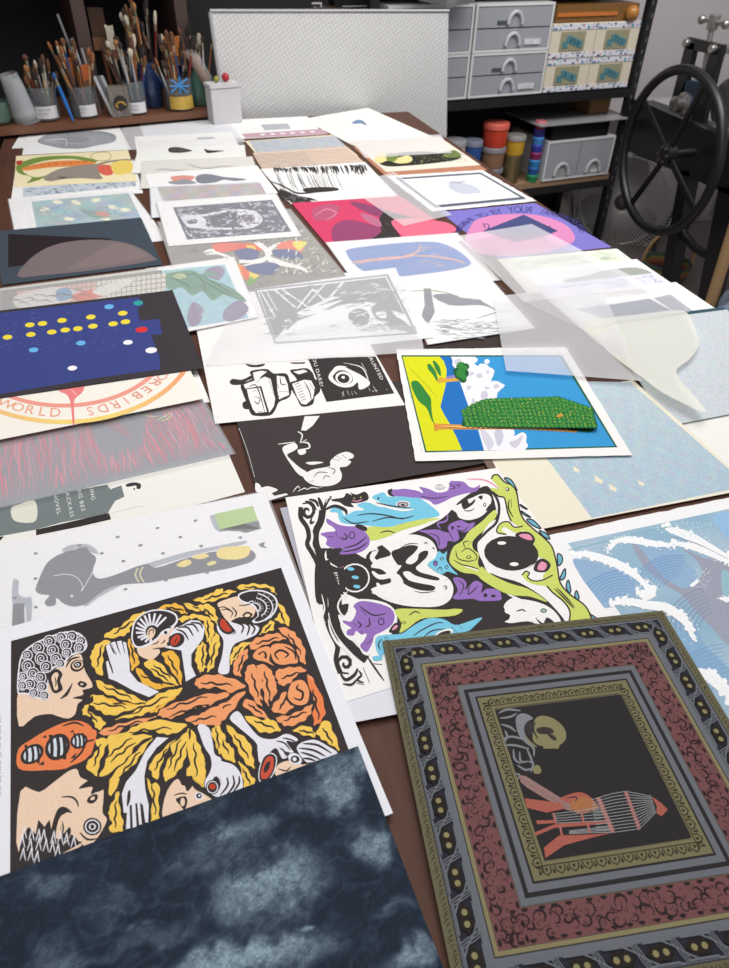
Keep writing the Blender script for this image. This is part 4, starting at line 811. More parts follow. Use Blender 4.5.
def orn_art(s):
    W, Hh = .3426, .358; f = s.uv()
    G = lambda u, v: f(u/W, v/Hh)
    def ring(col, i0, i1):                    # frame band between insets (top/side inset grows evenly)
        for q in ([(i0, i0), (W-i0, i0), (W-i1, i1), (i1, i1)], [(W-i0, i0), (W-i0, Hh-i0), (W-i1, Hh-i1), (W-i1, i1)], [(W-i0, Hh-i0), (i0, Hh-i0), (i1, Hh-i1), (W-i1, Hh-i1)], [(i0, Hh-i0), (i0, i0), (i1, i1), (i1, Hh-i1)]): s.raw(col, [G(*p) for p in q])
    NAVY, GR, OL, RED, BK = (44, 43, 54), (106, 109, 115), (120, 114, 84), (116, 76, 76), (46, 43, 44)
    ring((104, 99, 76), 0, .0105); ring(NAVY, .0095, .030); ring(GR, .0105, .0125); ring(GR, .030, .037); ring(BK, .0365, .0375); ring((134, 126, 92), .0375, .041); ring(RED, .0415, .069); ring(GR, .070, .0755); ring(BK, .0755, .0795); ring(GR, .0795, .0855); ring(BK, .0855, .0875); ring(OL, .0875, .102)
    s.raw((46, 43, 44), [G(*p) for p in ((.102, .104), (W-.100, .104), (W-.100, Hh-.103), (.102, Hh-.103))])
    rn = random.Random(11)
    sides = [((0, 0), (1, 0), W), ((W, 0), (0, 1), Hh), ((W, Hh), (-1, 0), W), ((0, Hh), (0, -1), Hh)]
    def side_pt(k, a, i):                     # a along the side, i inset
        o, d, L = sides[k]; n_ = (-d[1], d[0]); return G(o[0]+d[0]*a+n_[0]*i, o[1]+d[1]*a+n_[1]*i)
    for k in range(4):
        L = sides[k][2]; n = 9 if L == W else 10; st = (L-.04)/n; c0 = .021
        for j in range(n):
            a = .02+st*(j+.5)
            s.raw((40, 36, 32), [side_pt(k, a+.0115*math.cos(t)*(1+.12*math.cos(6*t)), c0+.0062*math.sin(t)*(1+.12*math.cos(6*t))) for t in [2*math.pi*q/24 for q in range(24)]])
            for d in (-1, 1): s.raw((140, 132, 92), [side_pt(k, a+d*.0045+.0026*math.cos(t), c0+.0026*math.sin(t)) for t in [2*math.pi*q/12 for q in range(12)]])
            b_ = a+st/2
            for d in (-.0022, 0, .0022): s.rs(GR, .0011, [side_pt(k, b_+d-.004, c0-.0095), side_pt(k, b_+d-.001, c0-.003), side_pt(k, b_+d+.001, c0+.003), side_pt(k, b_+d+.004, c0+.0095)], False)
            for sg in (-1, 1): s.rs(GR, .0017, [side_pt(k, a-st/2+.004, c0+.0085*sg*1.0), side_pt(k, a-.006, c0+.0083*sg), side_pt(k, a+.006, c0+.0083*sg), side_pt(k, a+st/2-.004, c0+.0085*sg)], False)
            s.rs(GR, .0015, [side_pt(k, a-st/2, c0), side_pt(k, a-.0115, c0+.004), side_pt(k, a-.004, c0+.0082)], False); s.rs(GR, .0015, [side_pt(k, a+st/2, c0), side_pt(k, a+.0115, c0-.004), side_pt(k, a+.004, c0-.0082)], False)
        # outer crackled edge
        for j in range(int(L/.0035)):
            a = .006+j*.0035+rn.uniform(-.001, .001); s.rs((56, 50, 42), .0011, [side_pt(k, a, .002+rn.uniform(0, .003)), side_pt(k, a+.003, .005+rn.uniform(-.001, .002)), side_pt(k, a+.002+rn.uniform(0, .003), .008)])
        # acanthus scrolls in the red band
        for j in range(int((L-.084)/.0052)):
            a = .045+j*.0052; v = .055+rn.uniform(-.007, .007); r = rn.uniform(.004, .0085); a0 = rn.uniform(0, 6.28); sg = rn.choice((-1, 1))
            s.rs((50, 36, 40), rn.uniform(.0010, .0024), [side_pt(k, a+r*(1-q/11)*math.cos(a0+sg*q*.55), max(.043, min(.0675, v+r*(1-q/11)*math.sin(a0+sg*q*.55)))) for q in range(9)])
        for j in range(int((L-.084)/.0013)):
            a = .043+j*.0013+rn.uniform(-.001, .001); v = rn.uniform(.044, .064); t = rn.uniform(0, 3.1); l = rn.uniform(.002, .005)
            s.rs((56, 38, 42), .0009, [side_pt(k, a, v), side_pt(k, a+l*.5*math.cos(t), v+l*.4*math.sin(t)+.0006), side_pt(k, a+l*math.cos(t), min(.068, v+l*.8*math.sin(t)))])
        for j in range(int((L-.084)/.013)):
            a = .047+j*.013+rn.uniform(-.003, .003)
            for v in (.044, .067): s.raw((46, 36, 38), [side_pt(k, a+.003*math.cos(t)*(1+.3*math.sin(3*t)), v+.0016*math.sin(t)) for t in [2*math.pi*q/10 for q in range(10)]])
        # egg-and-dart in the inner olive band
        L2 = L-.19; n = 12 if L == W else 13; st = L2/n
        for j in range(n):
            a = .095+st*(j+.5)
            s.rs((48, 42, 36), .0012, [side_pt(k, a-.0042, .0975), side_pt(k, a-.004, .0935), side_pt(k, a, .0905), side_pt(k, a+.004, .0935), side_pt(k, a+.0042, .0975)], False)
            s.raw((48, 42, 36), [side_pt(k, a-.0016, .0965), side_pt(k, a+.0016, .0965), side_pt(k, a, .093)]); s.raw((48, 42, 36), [side_pt(k, a+st/2-.0014, .0915), side_pt(k, a+st/2+.0014, .0915), side_pt(k, a+st/2, .0975)])
        s.rs((56, 50, 42), .0009, [side_pt(k, .092, .0985), side_pt(k, L-.092, .0985)], False)
    # portrait and rocket (tile coordinates)
    s.T(480, 690, 4.05)
    GY, OLV, RK = (128, 130, 134), (134, 128, 92), (168, 92, 78)
    s.b(OLV, '222,120 250,105 300,118 340,155 348,195 325,222 290,228 240,225 215,205 215,165'); s.b(K, '228,160 250,150 285,155 300,172 280,178 250,180 232,172'); s.b(K, '270,175 300,185 310,205 290,200'); s.p(OLV, '252,222 322,225 318,238 258,238')
    s.b(GY, '145,115 175,95 215,115 190,130 178,160 195,205 225,240 190,220 155,180'); s.b(K, '182,140 205,130 220,160 205,185 188,175'); s.s(K, 7, '225,130 215,160 235,200'); s.s(OLV, 8, '185,190 205,215 230,232')
    for a in ('75,95 110,80 165,85', '80,115 120,110 150,95', '85,140 120,150 145,170', '90,200 130,190 190,205', '95,225 140,225 200,240', '180,210 215,235 218,270', '135,240 140,280 165,300', '160,250 165,290 195,290', '190,240 205,275 215,300', '150,305 185,325 220,315', '100,165 110,190 95,215', '195,290 215,300 205,335'): s.s(GY, 9, a)
    s.b(OLV, '215,315 235,305 248,325 240,340 218,338'); s.s(GY, 8, '140,340 160,345 150,365')
    s.p((150, 118, 112), '155,345 185,350 345,450 375,470 372,492 330,480 195,400 165,375'); s.s((70, 60, 58), 3, '165,360 350,478')
    s.b(RK, '325,445 345,430 400,415 440,430 470,460 480,480 450,490 410,500 380,470'); s.b((166, 110, 70), '365,465 400,435 440,440 470,465 460,488 420,492 390,500'); s.s(K, 6, '345,440 390,435 385,455')
    s.p(RK, '182,440 330,460 340,482 270,498 188,478'); s.p(RK, '225,530 300,528 300,540 232,545'); s.p(RK, '222,578 300,545 380,535 520,528 540,540 300,560 225,592'); s.p(RK, '258,640 320,590 480,585 540,578 430,605 340,630 265,682')
    s.p(RK, '695,432 729,455 760,485 735,512 715,500 715,470'); s.p((176, 108, 100), '582,412 596,412 652,560 640,570'); s.p((176, 108, 100), '470,440 486,436 545,572 530,580')
    for k in range(13):
        t = k/12; y0 = 436+t*134; s.s((150, 150, 150), 3, [(450+t*20, 446+t*134), (540, 420+t*158), (590+t*55, 412+t*152), (694+t*18, 432+t*64)], smooth=False, taper=False)
    for k in range(5): s.s((150, 150, 150), 3, [(290+k*3, 505+k*9), (490+k*4, 478+k*13)], taper=False)
    for k in range(4): s.s((150, 150, 150), 3, [(360, 572+k*4), (520+k*2, 556+k*7)], taper=False)
    for x, y in ((293, 500), (405, 495), (318, 550), (430, 540)): s.p((176, 108, 100), '%d,%d %d,%d %d,%d %d,%d' % (x, y, x+8, y, x+18, y+42, x+10, y+42))
def spook_art(s):
    PU, CY, LG, PK = (150, 112, 186), (122, 200, 226), (206, 216, 106), (232, 150, 178)
    W = (242, 239, 236); s0 = s.s
    # central black body
    s.T(280, 450, 2.209)
    s.b(K, '190,235 235,205 300,180 360,150 400,110 450,80 468,95 480,160 455,205 445,235 470,290 520,330 580,350 640,400 655,425 560,440 430,452 330,420 250,420 200,370 230,330 205,290', 4)
    s.b(K, '110,225 150,220 200,245 260,255 260,330 200,350 175,330 120,300', 3)
    # white looping creature
    s.T(400, 460, 6.91)
    s.b(W, '-150,560 -60,540 60,515 150,525 225,565 258,640 235,700 190,725 250,775 330,815 368,880 350,960 270,1010 130,1015 0,1000 -120,960 -200,900 -150,870 -60,840 -120,760 -200,740 -160,690 -60,650', 4)
    s.b(K, '-60,640 0,610 70,588 125,600 95,645 55,680 40,710 80,720 120,690 130,650 165,628 195,632 185,670 145,710 110,745 140,775 210,795 270,815 262,832 200,825 110,800 60,770 20,780 60,830 130,850 230,870 240,895 190,905 100,890 20,850 -30,800 -10,760 10,730 -20,720', 4)
    for a in ('165,580 180,570 190,585', '220,610 232,608 238,618', '300,880 315,870 322,888 305,892', '310,830 330,828'): s0(K, 8, a)
    s0(K, 7, '100,905 160,918 245,905'); s0(K, 7, '0,610 60,580 130,580')
    s.T(280, 460, 5.207)
    for a in ('420,500 470,465 500,470 480,510 520,545 600,560', '480,580 520,610 600,600 640,640', '505,640 540,690 600,720', '440,505 430,490', '590,690 640,729', '480,690 560,720'): s.s(W, 26, a)
    # mouth creature & face blobs
    s.T(400, 460, 6.91)
    s.b(W, '325,320 400,310 440,285 500,260 560,235 610,240 632,275 610,340 560,390 480,415 410,400 385,360', 4); s.b(K, '430,280 465,275 480,300 520,270 510,300 470,330 440,340 425,310'); s0(K, 8, '440,348 480,352 515,335'); s.b(K, '540,255 570,245 565,275'); s.e(K, 585, 310, 10, 14); s.e(W, 585, 310, 5, 8); s.b(K, '595,340 630,300 640,340 600,350')
    s.b(PU, '350,440 420,415 470,440 515,430 500,470 450,500 400,490 410,540 380,565 330,560 320,600 270,615 250,560 190,510 130,490 250,480 300,495 340,500 330,470', 3); s0(K, 7, '255,440 290,480 330,490 370,560'); s0(K, 7, '200,505 260,530 275,600'); s0(K, 7, '385,480 440,490 470,460'); s.e(K, 405, 460, 12, 6); s.e(PU, 425, 455, 9, 5); s.s(PU, 13, '330,375 320,420 260,440 280,475'); s.b(K, '355,455 375,465 360,485')
    s.b(CY, '190,720 240,680 265,630 300,650 325,630 320,690 360,750 400,795 330,770 290,790 240,765', 3); s.e(K, 245, 715, 16, 20); s.e(PU, 245, 718, 9, 14); s.e(K, 290, 682, 13); s.e(CY, 290, 682, 8); s.e(K, 322, 740, 13); s.e(CY, 322, 740, 8); s0(K, 7, '255,760 280,740 290,765')
    # green bodies of the framing serpents
    s.b(LG, '660,345 665,390 610,460 540,520 500,570 510,620 545,650 540,720 590,790 700,830 700,870 600,840 520,790 440,780 370,740 340,690 370,600 430,560 480,490 560,430 620,370', 3)
    for a in ('385,620 400,680 470,700 520,690', '420,640 470,610 530,660 520,700', '450,610 440,570 480,560', '470,590 500,560', '370,690 420,720 500,740 580,770'): s0(K, 8, a)
    s.e(K, 475, 672, 18, 12); s.e(LG, 475, 672, 11, 7); s.s(W, 8, '440,735 500,750 560,775 570,795')
    s.b(PU, '365,820 420,815 460,850 450,900 480,870 520,835 570,860 560,920 600,890 680,900 700,940 690,970 560,975 500,960 400,965 365,950 400,900', 3); s0(K, 8, '400,830 440,870 410,940'); s0(K, 8, '480,870 470,930 510,900 540,870'); s.e(K, 590, 935, 14); s.e(K, 645, 940, 16, 10)
    # upper purple, blue and green creatures
    s.b(PU, '-60,205 30,210 100,230 160,225 130,185 200,200 260,225 330,210 345,150 380,145 440,150 480,185 520,190 555,170 530,215 440,235 360,260 300,290 240,310 200,280 100,260 -60,245', 3)
    s.e(K, 405, 175, 14, 9); s.e(PU, 405, 175, 8, 5); s0(K, 7, '335,160 380,190 350,200'); s0(K, 7, '100,235 220,265 330,250')
    pts = [(275+(40-k*2.2)*math.cos(k*.8), 185+(22-k*1.2)*math.sin(k*.8)) for k in range(16)]; s.s((120, 112, 112), 4, pts, smooth=False, taper=False)
    s.b(LG, '-160,440 -60,420 60,420 160,370 210,380 170,400 280,405 180,430 60,470 0,480 -180,540 -200,480', 3); s0(K, 7, '0,440 60,460 100,430'); s.s(W, 10, '150,440 230,425 280,410')
    s.T(280, 460, 5.207)
    s.b(CY, '260,270 280,248 320,260 335,290 390,265 440,260 400,235 455,220 520,245 560,240 500,210 480,190 540,168 560,190 620,190 680,190 729,200 800,250 830,290 729,310 640,330 560,350 440,340 330,330 305,300 300,275', 3)
    s.e(W, 640, 232, 36, 20); s.e(K, 640, 232, 30, 15); s.e((190, 180, 190), 640, 232, 24, 11); s.e(K, 640, 234, 10, 6); s.e(K, 512, 200, 6); s.s(W, 12, '500,228 570,248 640,262 695,255'); s0(K, 7, '500,222 580,240 690,252'); s0(K, 7, '400,290 470,280 560,290 640,310'); s0(K, 7, '480,320 560,300 640,305 700,290'); s0(K, 7, '330,300 380,330 460,320')
    s.b(LG, '455,350 560,352 640,335 760,310 760,330 640,365 560,400 480,420 450,400', 3); s0(K, 7, '520,380 560,370 600,380')
    s.b(K, '270,205 330,195 345,172 375,185 365,170 400,180 440,165 460,185 455,210 400,225 370,225 385,245 340,240 310,220 275,215', 3); s.e((176, 190, 100), 386, 200, 4); s.e((176, 190, 100), 420, 195, 4); s.s(PK, 5, '375,210 400,215 430,205')
    s.b(K, '560,160 585,150 580,175 600,190 570,185'); s.b(PU, '600,165 640,150 729,165 729,195 640,190')
    # elephants
    def eleph(pts, eye, st2):
        s.b(PU, pts, 3); s.e(K, eye[0], eye[1], 17, 20); s.e(PU, eye[0], eye[1], 12, 15)
        for a in st2: s0(K, 8, a)
    eleph('245,305 300,335 350,345 410,350 460,395 465,440 430,475 370,490 310,490 330,460 280,460 240,440 245,410 210,385 250,375 290,370 270,345 245,330', (375, 392), ['330,380 350,400 335,415 320,400', '300,400 330,420', '330,460 400,440 450,400', '320,480 400,465 455,430', '290,370 295,395', '250,400 280,400'])
    s.b(K, '390,345 410,335 450,350 450,370 420,365')
    # top-left curls and arms
    s.s(K, 20, [(143+(44-k*3.4)*math.cos(k*.75-2.2), 268+(50-k*3.9)*math.sin(k*.75-2.2)) for k in range(12)], smooth=False)
    s.s(K, 15, '150,205 185,215 200,245'); s.s(K, 14, '130,215 165,225 190,262')
    s.s(K, 24, '108,245 108,300 140,350 150,400 142,440 170,490 195,540 200,600', taper=False); s.s(K, 36, '222,262 212,320 188,370 186,430 205,490 222,560 228,640 222,740', taper=False)
    s.s(K, 20, '225,270 215,235 200,195'); s.s(K, 18, '228,262 245,215 268,190'); s.s(K, 18, '230,262 285,240 340,262 345,285'); s.s(W, 6, '238,225 250,200 262,195'); s.s(W, 7, '150,500 165,515 175,540')
    s.s(K, 12, '165,300 160,330 180,320'); s.s(W, 8, '150,330 170,390 165,440 180,470')
    s.b(K, '195,470 240,460 270,470 290,500 262,520 240,515 245,560 260,640 240,740 190,740 180,620 185,540', 3)
    # little ghost figure
    s.e(W, 390, 615, 78, 76); s.e(K, 390, 615, 70, 68)
    for x, y in ((368, 568), (392, 612), (400, 660)): s.e((122, 200, 226), x, y, 19, 9, 8)
    s.b(K, '300,560 330,545 340,690 300,680'); s.s(PK, 5, '310,562 335,555'); s.s(W, 10, '300,560 262,540 240,515 240,480 262,462'); s.s(W, 10, '330,690 345,705 330,729'); s.e(K, 262, 482, 22, 24)
    s.txt(W, 'Spookmouse', 222, 540, (6, 31), (34, -7)); s.txt(W, 'grrrr', 284, 585, (5, 30), (30, -6))
    # --- lower half
    s.T(290, 560, 5.207)
    s.s(K, 70, '170,10 195,80 225,160 235,230 228,280', taper=False); s.s(K, 44, '225,250 232,310 262,380 310,440 360,490 400,520', taper=False)
    s.s(K, 26, '180,150 185,250 190,310 215,380 248,450 240,520 262,590', taper=False); s.s(W, 8, '165,180 180,250 170,300 185,330'); s.s(W, 13, '200,310 212,370 245,430 300,480 330,520')
    s.b(K, '260,240 310,230 330,270 300,292 270,280'); s.s(W, 9, '300,165 262,205 250,250 280,300 330,330')
    s.s(K, 20, [(288+(52-k*3.8)*math.cos(k*.75+1.2), 540+(56-k*4.2)*math.sin(k*.75+1.2)) for k in range(13)], smooth=False)
    s.s(K, 18, '262,590 290,625 335,600 352,565'); s.s(K, 13, '275,645 320,650 350,620'); s.s(K, 12, '355,575 372,600 350,625 385,640')
    for a in ('400,500 440,560 490,630', '420,540 480,545', '380,560 415,640', '345,640 385,650'): s.s(K, 10, a)
    s.b(W, '315,215 400,205 500,225 550,270 556,330 520,395 450,400 420,490 380,490 350,440 290,400 262,330 300,270', 3)
    eleph('330,240 370,215 450,225 520,250 545,290 530,340 480,375 440,395 430,430 400,482 365,450 385,420 400,385 370,390 345,370 330,395 295,390 300,365 320,355 280,330 278,315 320,320 345,270', (475, 322), ['360,240 400,270 440,290 500,280', '370,260 400,290', '350,320 370,340 355,355', '330,330 345,350', '410,300 415,340 390,350', '400,440 430,410', '370,370 375,385'])
    s.b(K, '515,370 545,330 575,335 560,365 530,382'); s.b(PK, '530,365 548,342 562,345 548,362')
    s.b(LG, '545,262 640,255 800,260 860,255 900,262 860,290 760,300 680,310 610,360 570,380 580,330', 3); s0(K, 7, '620,290 650,270 680,280'); s.e(K, 592, 328, 12, 8); s.e(LG, 592, 328, 8, 5)
    s.b(CY, '445,450 450,405 500,390 580,385 640,345 720,305 800,310 860,340 920,325 1000,300 960,345 900,380 640,420 540,440 480,500 460,490', 3)
    s.b(CY, '430,505 475,500 478,520 440,525')
    for a in ('640,400 680,370 760,330 800,330', '470,470 460,440 480,410', '700,400 740,370 810,360', '840,350 870,380', '880,340 900,360'): s0(K, 7, a)
    s.e(W, 800, 385, 50, 20, -20); s.e(K, 800, 388, 40, 14, -20)
    s.T(400, 560, 5.207)
    s.b(W, '540,240 570,205 610,198 680,215 740,260 800,320 700,330 660,300 600,325 545,322 580,300 555,270', 3); s0(K, 7, '600,270 640,262 660,270'); s.s(K, 8, '640,300 680,320 700,300')
    # big egg and long green lizard on the right
    s.T(470, 460, 5.207)
    s.b(W, '100,330 150,300 165,240 150,150 130,130 190,200 200,320 300,420 360,520 380,620 470,729 520,850 440,850 340,729 200,620 90,560 40,470 50,410', 3)
    s.s(K, 14, '60,150 110,160 150,230 140,320 90,370 40,420', taper=False)
    s.b(K, '100,590 160,610 260,640 360,700 430,760 500,850 440,850 380,790 280,730 160,680 90,640', 3)
    s.b(LG, '60,555 100,590 200,640 300,670 380,720 400,740 340,720 300,710 200,700 100,650 40,600', 3)
    s.b(W, '180,790 200,745 250,725 330,735 400,760 450,800 470,850 380,860 300,840 200,850 210,810', 3); s.e(K, 383, 785, 17, 12); s.e((150, 180, 160), 383, 785, 12, 8); s.b(K, '340,820 380,850 400,820 440,850 380,866'); s0(K, 8, '240,790 270,780 290,790')
    s.b(LG, '112,100 120,82 145,78 180,115 225,135 245,180 258,260 280,310 330,360 390,410 430,460 455,560 470,640 520,700 600,760 640,830 560,850 515,850 520,790 490,740 430,690 395,650 380,600 420,560 400,520 350,500 330,430 270,360 215,320 195,270 180,200 150,190 118,165 108,145 150,150 130,120', 3)
    s0(K, 8, '112,100 120,82 145,78 180,115 225,135 245,180 258,260 280,310 330,360 390,410 430,460 455,560 470,640 520,700 600,760 635,830', taper=False); s0(K, 8, '118,165 150,190 180,200 195,270 215,320', taper=False); s0(K, 8, '395,650 430,690 490,740 520,790 515,850', taper=False)
    s.s(PK, 8, '-20,100 60,102 110,120 150,152'); s.e(K, 195, 153, 10); s.e(W, 193, 152, 5)
    s.b(LG, '275,345 230,350 200,322 160,330 140,360 145,380 190,388 165,365 180,350 215,370 260,385'); s0(K, 7, '275,345 230,350 200,322 160,330 140,360 145,380 190,388', taper=False)
    s.b(LG, '270,600 290,580 310,590 300,610 330,630 380,625 430,600 440,650 380,655 310,640'); s0(K, 7, '270,600 290,580 310,590 300,610 330,630 380,625 430,600', taper=False)
    for a in ('205,205 200,250 225,300', '215,205 215,250', '440,670 490,720 540,775', '450,665 500,715 545,770'): s0(K, 8, a)
    for a in ('178,95 215,105 245,160 225,140', '262,232 300,258 270,245', '265,265 318,300 280,285', '295,310 330,315 370,358 325,340', '360,368 400,385 415,412 385,400', '455,490 478,500 480,530 460,550', '470,610 495,565 495,610 475,625', '500,660 512,625 525,680 515,690', '545,705 555,680 568,720 555,725', '630,805 670,835 640,832'): s.b((110, 180, 200), a); s0(K, 7, a, closed=True, taper=False)
    s.e(K, 215, 487, 143, 91, 6); s.s(W, 5, [(215+143*math.cos(t), 487+93*math.sin(t)) for t in [math.radians(40+k*18) for k in range(8)]], taper=False)
    s.e(W, 165, 433, 23, 9); s.e(W, 230, 543, 23, 10)
    for q, w2 in (('235,395 260,375 310,378 338,410 325,440 290,425', '255,395 275,385 310,390 325,415 295,415'), ('330,570 350,525 385,515 420,545 400,580 360,585', '350,568 370,530 400,545 385,575')): s.b(K, q); s.b(PK, w2)
def wave_art(s):
    f0 = s.uv(); f = lambda u, v: f0(.05+.9*u, .055+.89*v)
    def col(u, v):
        n = math.sin(u*9+3*math.sin(v*5))*.5+math.sin(v*14+4*math.sin(u*6))*.5
        return (158+14*n, 186+7*n, 204+4*n)
    s.grid(f, col, 60, 70)
    s.T(550, 490, 4.073)
    BL, GYm, TE = (148, 178, 208), (158, 162, 176), (150, 190, 200)
    s.b(BL, '95,280 200,300 300,330 350,400 340,440 200,480 130,360', 4); s.b(BL, '340,250 500,240 560,300 600,350 560,400 470,370 400,300', 4); s.b((150, 190, 224), '660,110 735,95 735,200 700,170')
    s.b(GYm, '330,210 370,240 440,330 500,380 560,400 620,340 590,280 540,240 640,280 740,300 740,620 660,560 580,480 540,430 460,380 380,310', 4)
    s.b(TE, '700,330 740,350 740,450 705,420'); s.b((140, 176, 206), '480,480 580,540 640,640 740,740 740,800 600,740 520,600')
    for (cx, cy, n, r0, dr, a0, a1, c_) in [(300, 470, 9, 60, 16, 190, 290, (122, 160, 204)), (520, 400, 9, 60, 15, 180, 280, (124, 162, 206)), (760, 860, 10, 120, 22, 190, 260, (126, 164, 204)), (700, 560, 8, 90, 20, 170, 250, (142, 150, 172))]:
        for k in range(n): s.s(c_, 5, [(cx+(r0+dr*k)*math.cos(math.radians(a0+(a1-a0)*i/7)), cy+(r0+dr*k)*.75*math.sin(math.radians(a0+(a1-a0)*i/7))) for i in range(8)])
    FO = (246, 246, 246); rn = random.Random(2)
    def foam(st, w_, dots=True):
        P = catmull(nums(st), False, 6); w_ *= 1.25; s.s(FO, w_, P, smooth=False)
        for x, y in P[::2]:
            for _ in range(3): s.e(FO, x+rn.uniform(-w_*.45, w_*.45), y+rn.uniform(-w_*.45, w_*.45), rn.uniform(w_*.15, w_*.3), n=8)
        if dots:
            for x, y in P[::2]:
                for _ in range(3): a = rn.uniform(0, 6.28); r = w_*rn.uniform(.7, 1.1); s.e(FO, x+r*math.cos(a), y+r*math.sin(a)*.7, rn.uniform(1.6, 3.2), n=6)
    foam('85,262 150,262 230,285 300,315 350,350 385,385', 26); foam('385,385 415,415 390,432 362,420', 30); foam('240,245 275,205 340,205 430,220 500,225', 22); foam('470,155 560,185 640,230 740,285', 30); foam('500,215 590,235 680,270 740,300', 22)
    foam('245,465 310,455 400,470 470,480 520,510 560,550 580,600', 30); foam('595,735 650,760 700,800 745,850', 40); foam('700,440 735,450', 16)
    s.p(FO, '568,388 600,362 610,372 580,396'); s.s((150, 160, 180), 3, '500,190 600,220 740,290')
    for _ in range(90): s.e((200, 226, 226), rn.uniform(500, 690), rn.uniform(130, 200), 2.2, n=5)
    for _ in range(40): s.e(FO, rn.uniform(590, 660), rn.uniform(320, 400), 1.8, n=5)
    s.s((140, 196, 200), 3, '75,245 300,190 400,165 490,150', taper=False)
def tree_art(s):
    s.T(390, 335, 5.207); B, LB, YG, W = (34, 112, 190), (56, 152, 210), (222, 222, 28), (240, 238, 242)
    s.p((40, 96, 74), nums('58,105 895,105 1185,585 183,612'))
    s.p(LB, nums('66,113 885,113 1170,578 190,604'))
    s.p(B, nums('255,113 320,113 490,600 300,604 150,400'))
    s.b(YG, nums('66,113 160,111 255,113 295,170 290,260 262,380 310,460 360,550 376,602 300,604 190,604 130,360'), 4) if 0 else s.p(YG, '66,113 258,113 280,135 295,180 290,260 262,375 285,420 310,460 345,530 376,600 190,604')
    s.s((176, 190, 40), 5, '90,160 170,240 250,330')
    s.p(W, '318,113 440,113 440,150 460,165 500,150 520,170 545,185 535,220 500,250 560,240 600,262 560,300 555,330 480,370 430,400 415,390 370,260')
    rn = random.Random(8)
    for x, y, r in [(350, 150, 26), (400, 135, 22), (440, 130, 16), (505, 138, 14), (480, 170, 24), (520, 190, 22), (430, 190, 26), (470, 225, 26), (510, 235, 20), (440, 260, 28), (490, 275, 26), (545, 260, 24), (580, 265, 14), (420, 300, 26), (470, 320, 28), (520, 310, 24), (500, 350, 24), (440, 350, 26)]: s.e(W, x, y, r, r*.9, n=12)
    for q in ['340,130 370,125 360,150 335,150', '420,190 440,200 415,215', '450,205 475,200 480,220 455,225', '500,185 520,190 505,205', '540,262 560,255 570,270 545,280', '475,300 500,290 510,320 485,345 475,330', '400,265 425,270 405,290', '430,330 445,345 425,360', '495,268 520,275 500,285', '380,200 400,195 395,225']: s.b((204, 202, 214), q)
    s.p(W, '460,492 620,490 640,530 690,505 712,525 705,600 490,602'); s.p(W, '612,490 690,490 660,530 600,530') if 0 else None
    for x, y, r in [(630, 510, 20), (640, 545, 22), (690, 530, 22), (700, 575, 18), (625, 580, 20)]: s.e(W, x, y, r, n=12)
    s.b((200, 198, 212), '545,500 580,495 590,540 565,580 548,540'); s.b((206, 202, 214), '620,560 660,545 690,520 680,560 650,590'); s.b((210, 208, 218), '470,500 500,500 540,560 520,600 500,580')
    G1, G2, G3 = (52, 132, 56), (28, 88, 52), (142, 190, 62)
    s.b(G1, '110,250 125,238 150,245 185,290 212,330 215,370 222,430 232,462 215,440 190,380 150,345 120,290'); s.b(G1, '195,155 210,152 235,185 245,215 248,245 225,210 200,180'); s.b(G1, '222,140 235,137 258,165 265,195 262,215 240,185'); s.s((80, 110, 40), 4, '240,205 255,240'); 
    s.p((222, 170, 60), '248,235 260,218 300,228 360,222 360,240 300,245 250,252'); s.p((150, 130, 190), '290,215 350,208 352,222 300,226'); 
    for x, y, r in [(370, 165, 26), (395, 165, 18), (365, 205, 30), (390, 200, 22), (380, 230, 20), (345, 190, 18)]: s.e(G2, x, y, r, n=12)
    for x, y, r in [(368, 160, 20), (392, 172, 14), (368, 200, 24), (386, 222, 14)]: s.e(G1, x, y, r, n=12)
    # trunk
    s.p((214, 140, 60), '225,460 340,466 600,472 800,480 980,498 970,508 700,492 400,492 240,492 232,500'); s.p((240, 190, 110), '240,470 500,478 760,486 960,502 600,488 250,482'); s.s((150, 80, 40), 3, '240,476 420,486 700,486', taper=False); s.p((222, 150, 60), '225,460 270,462 250,500 230,500 245,480')
    # crown: leaning columns of overlapping leaf puffs
    s.b(G2, '372,470 385,430 420,395 480,368 560,350 640,345 740,345 830,340 920,355 1000,370 1035,400 1052,450 1060,495 1030,508 960,498 860,485 740,478 600,470 480,475 400,478', 4)
    for i in range(29):
        x0 = 395+i*23.2; t = i/28; top = 430-85*math.sin(min(1, t*3.4+.25)*1.57)+(60*max(0, t-.75)/.25 if t > .75 else 0); bot = 468+24*t
        n = max(2, int((bot-top)/17))
        for j in range(n+1):
            y = top+(bot-top)*j/n; x = x0+(y-top)*.28-10; s.e(G2, x+1, y+1, 17, 14, n=10); s.e(G1, x-1, y-1, 12.5, 10, n=10)
            for _ in range(3): s.e(G3 if rn.random() < .75 else (226, 214, 90), x+rn.uniform(-10, 9), y+rn.uniform(-9, 8), 2.2, n=5)
        s.s((22, 74, 46), 4, [(x0+6, top), (x0+6+(bot-top)*.28, bot)])
    s.p((200, 150, 60), '860,440 885,420 900,435 880,445')
    s.txt((170, 170, 160), 'edn 3/20', 150, 560, (4, 14), (12, -3)); s.txt((120, 150, 200), 'tree by the bay', 85, 270, (5, 12), (10, -3))
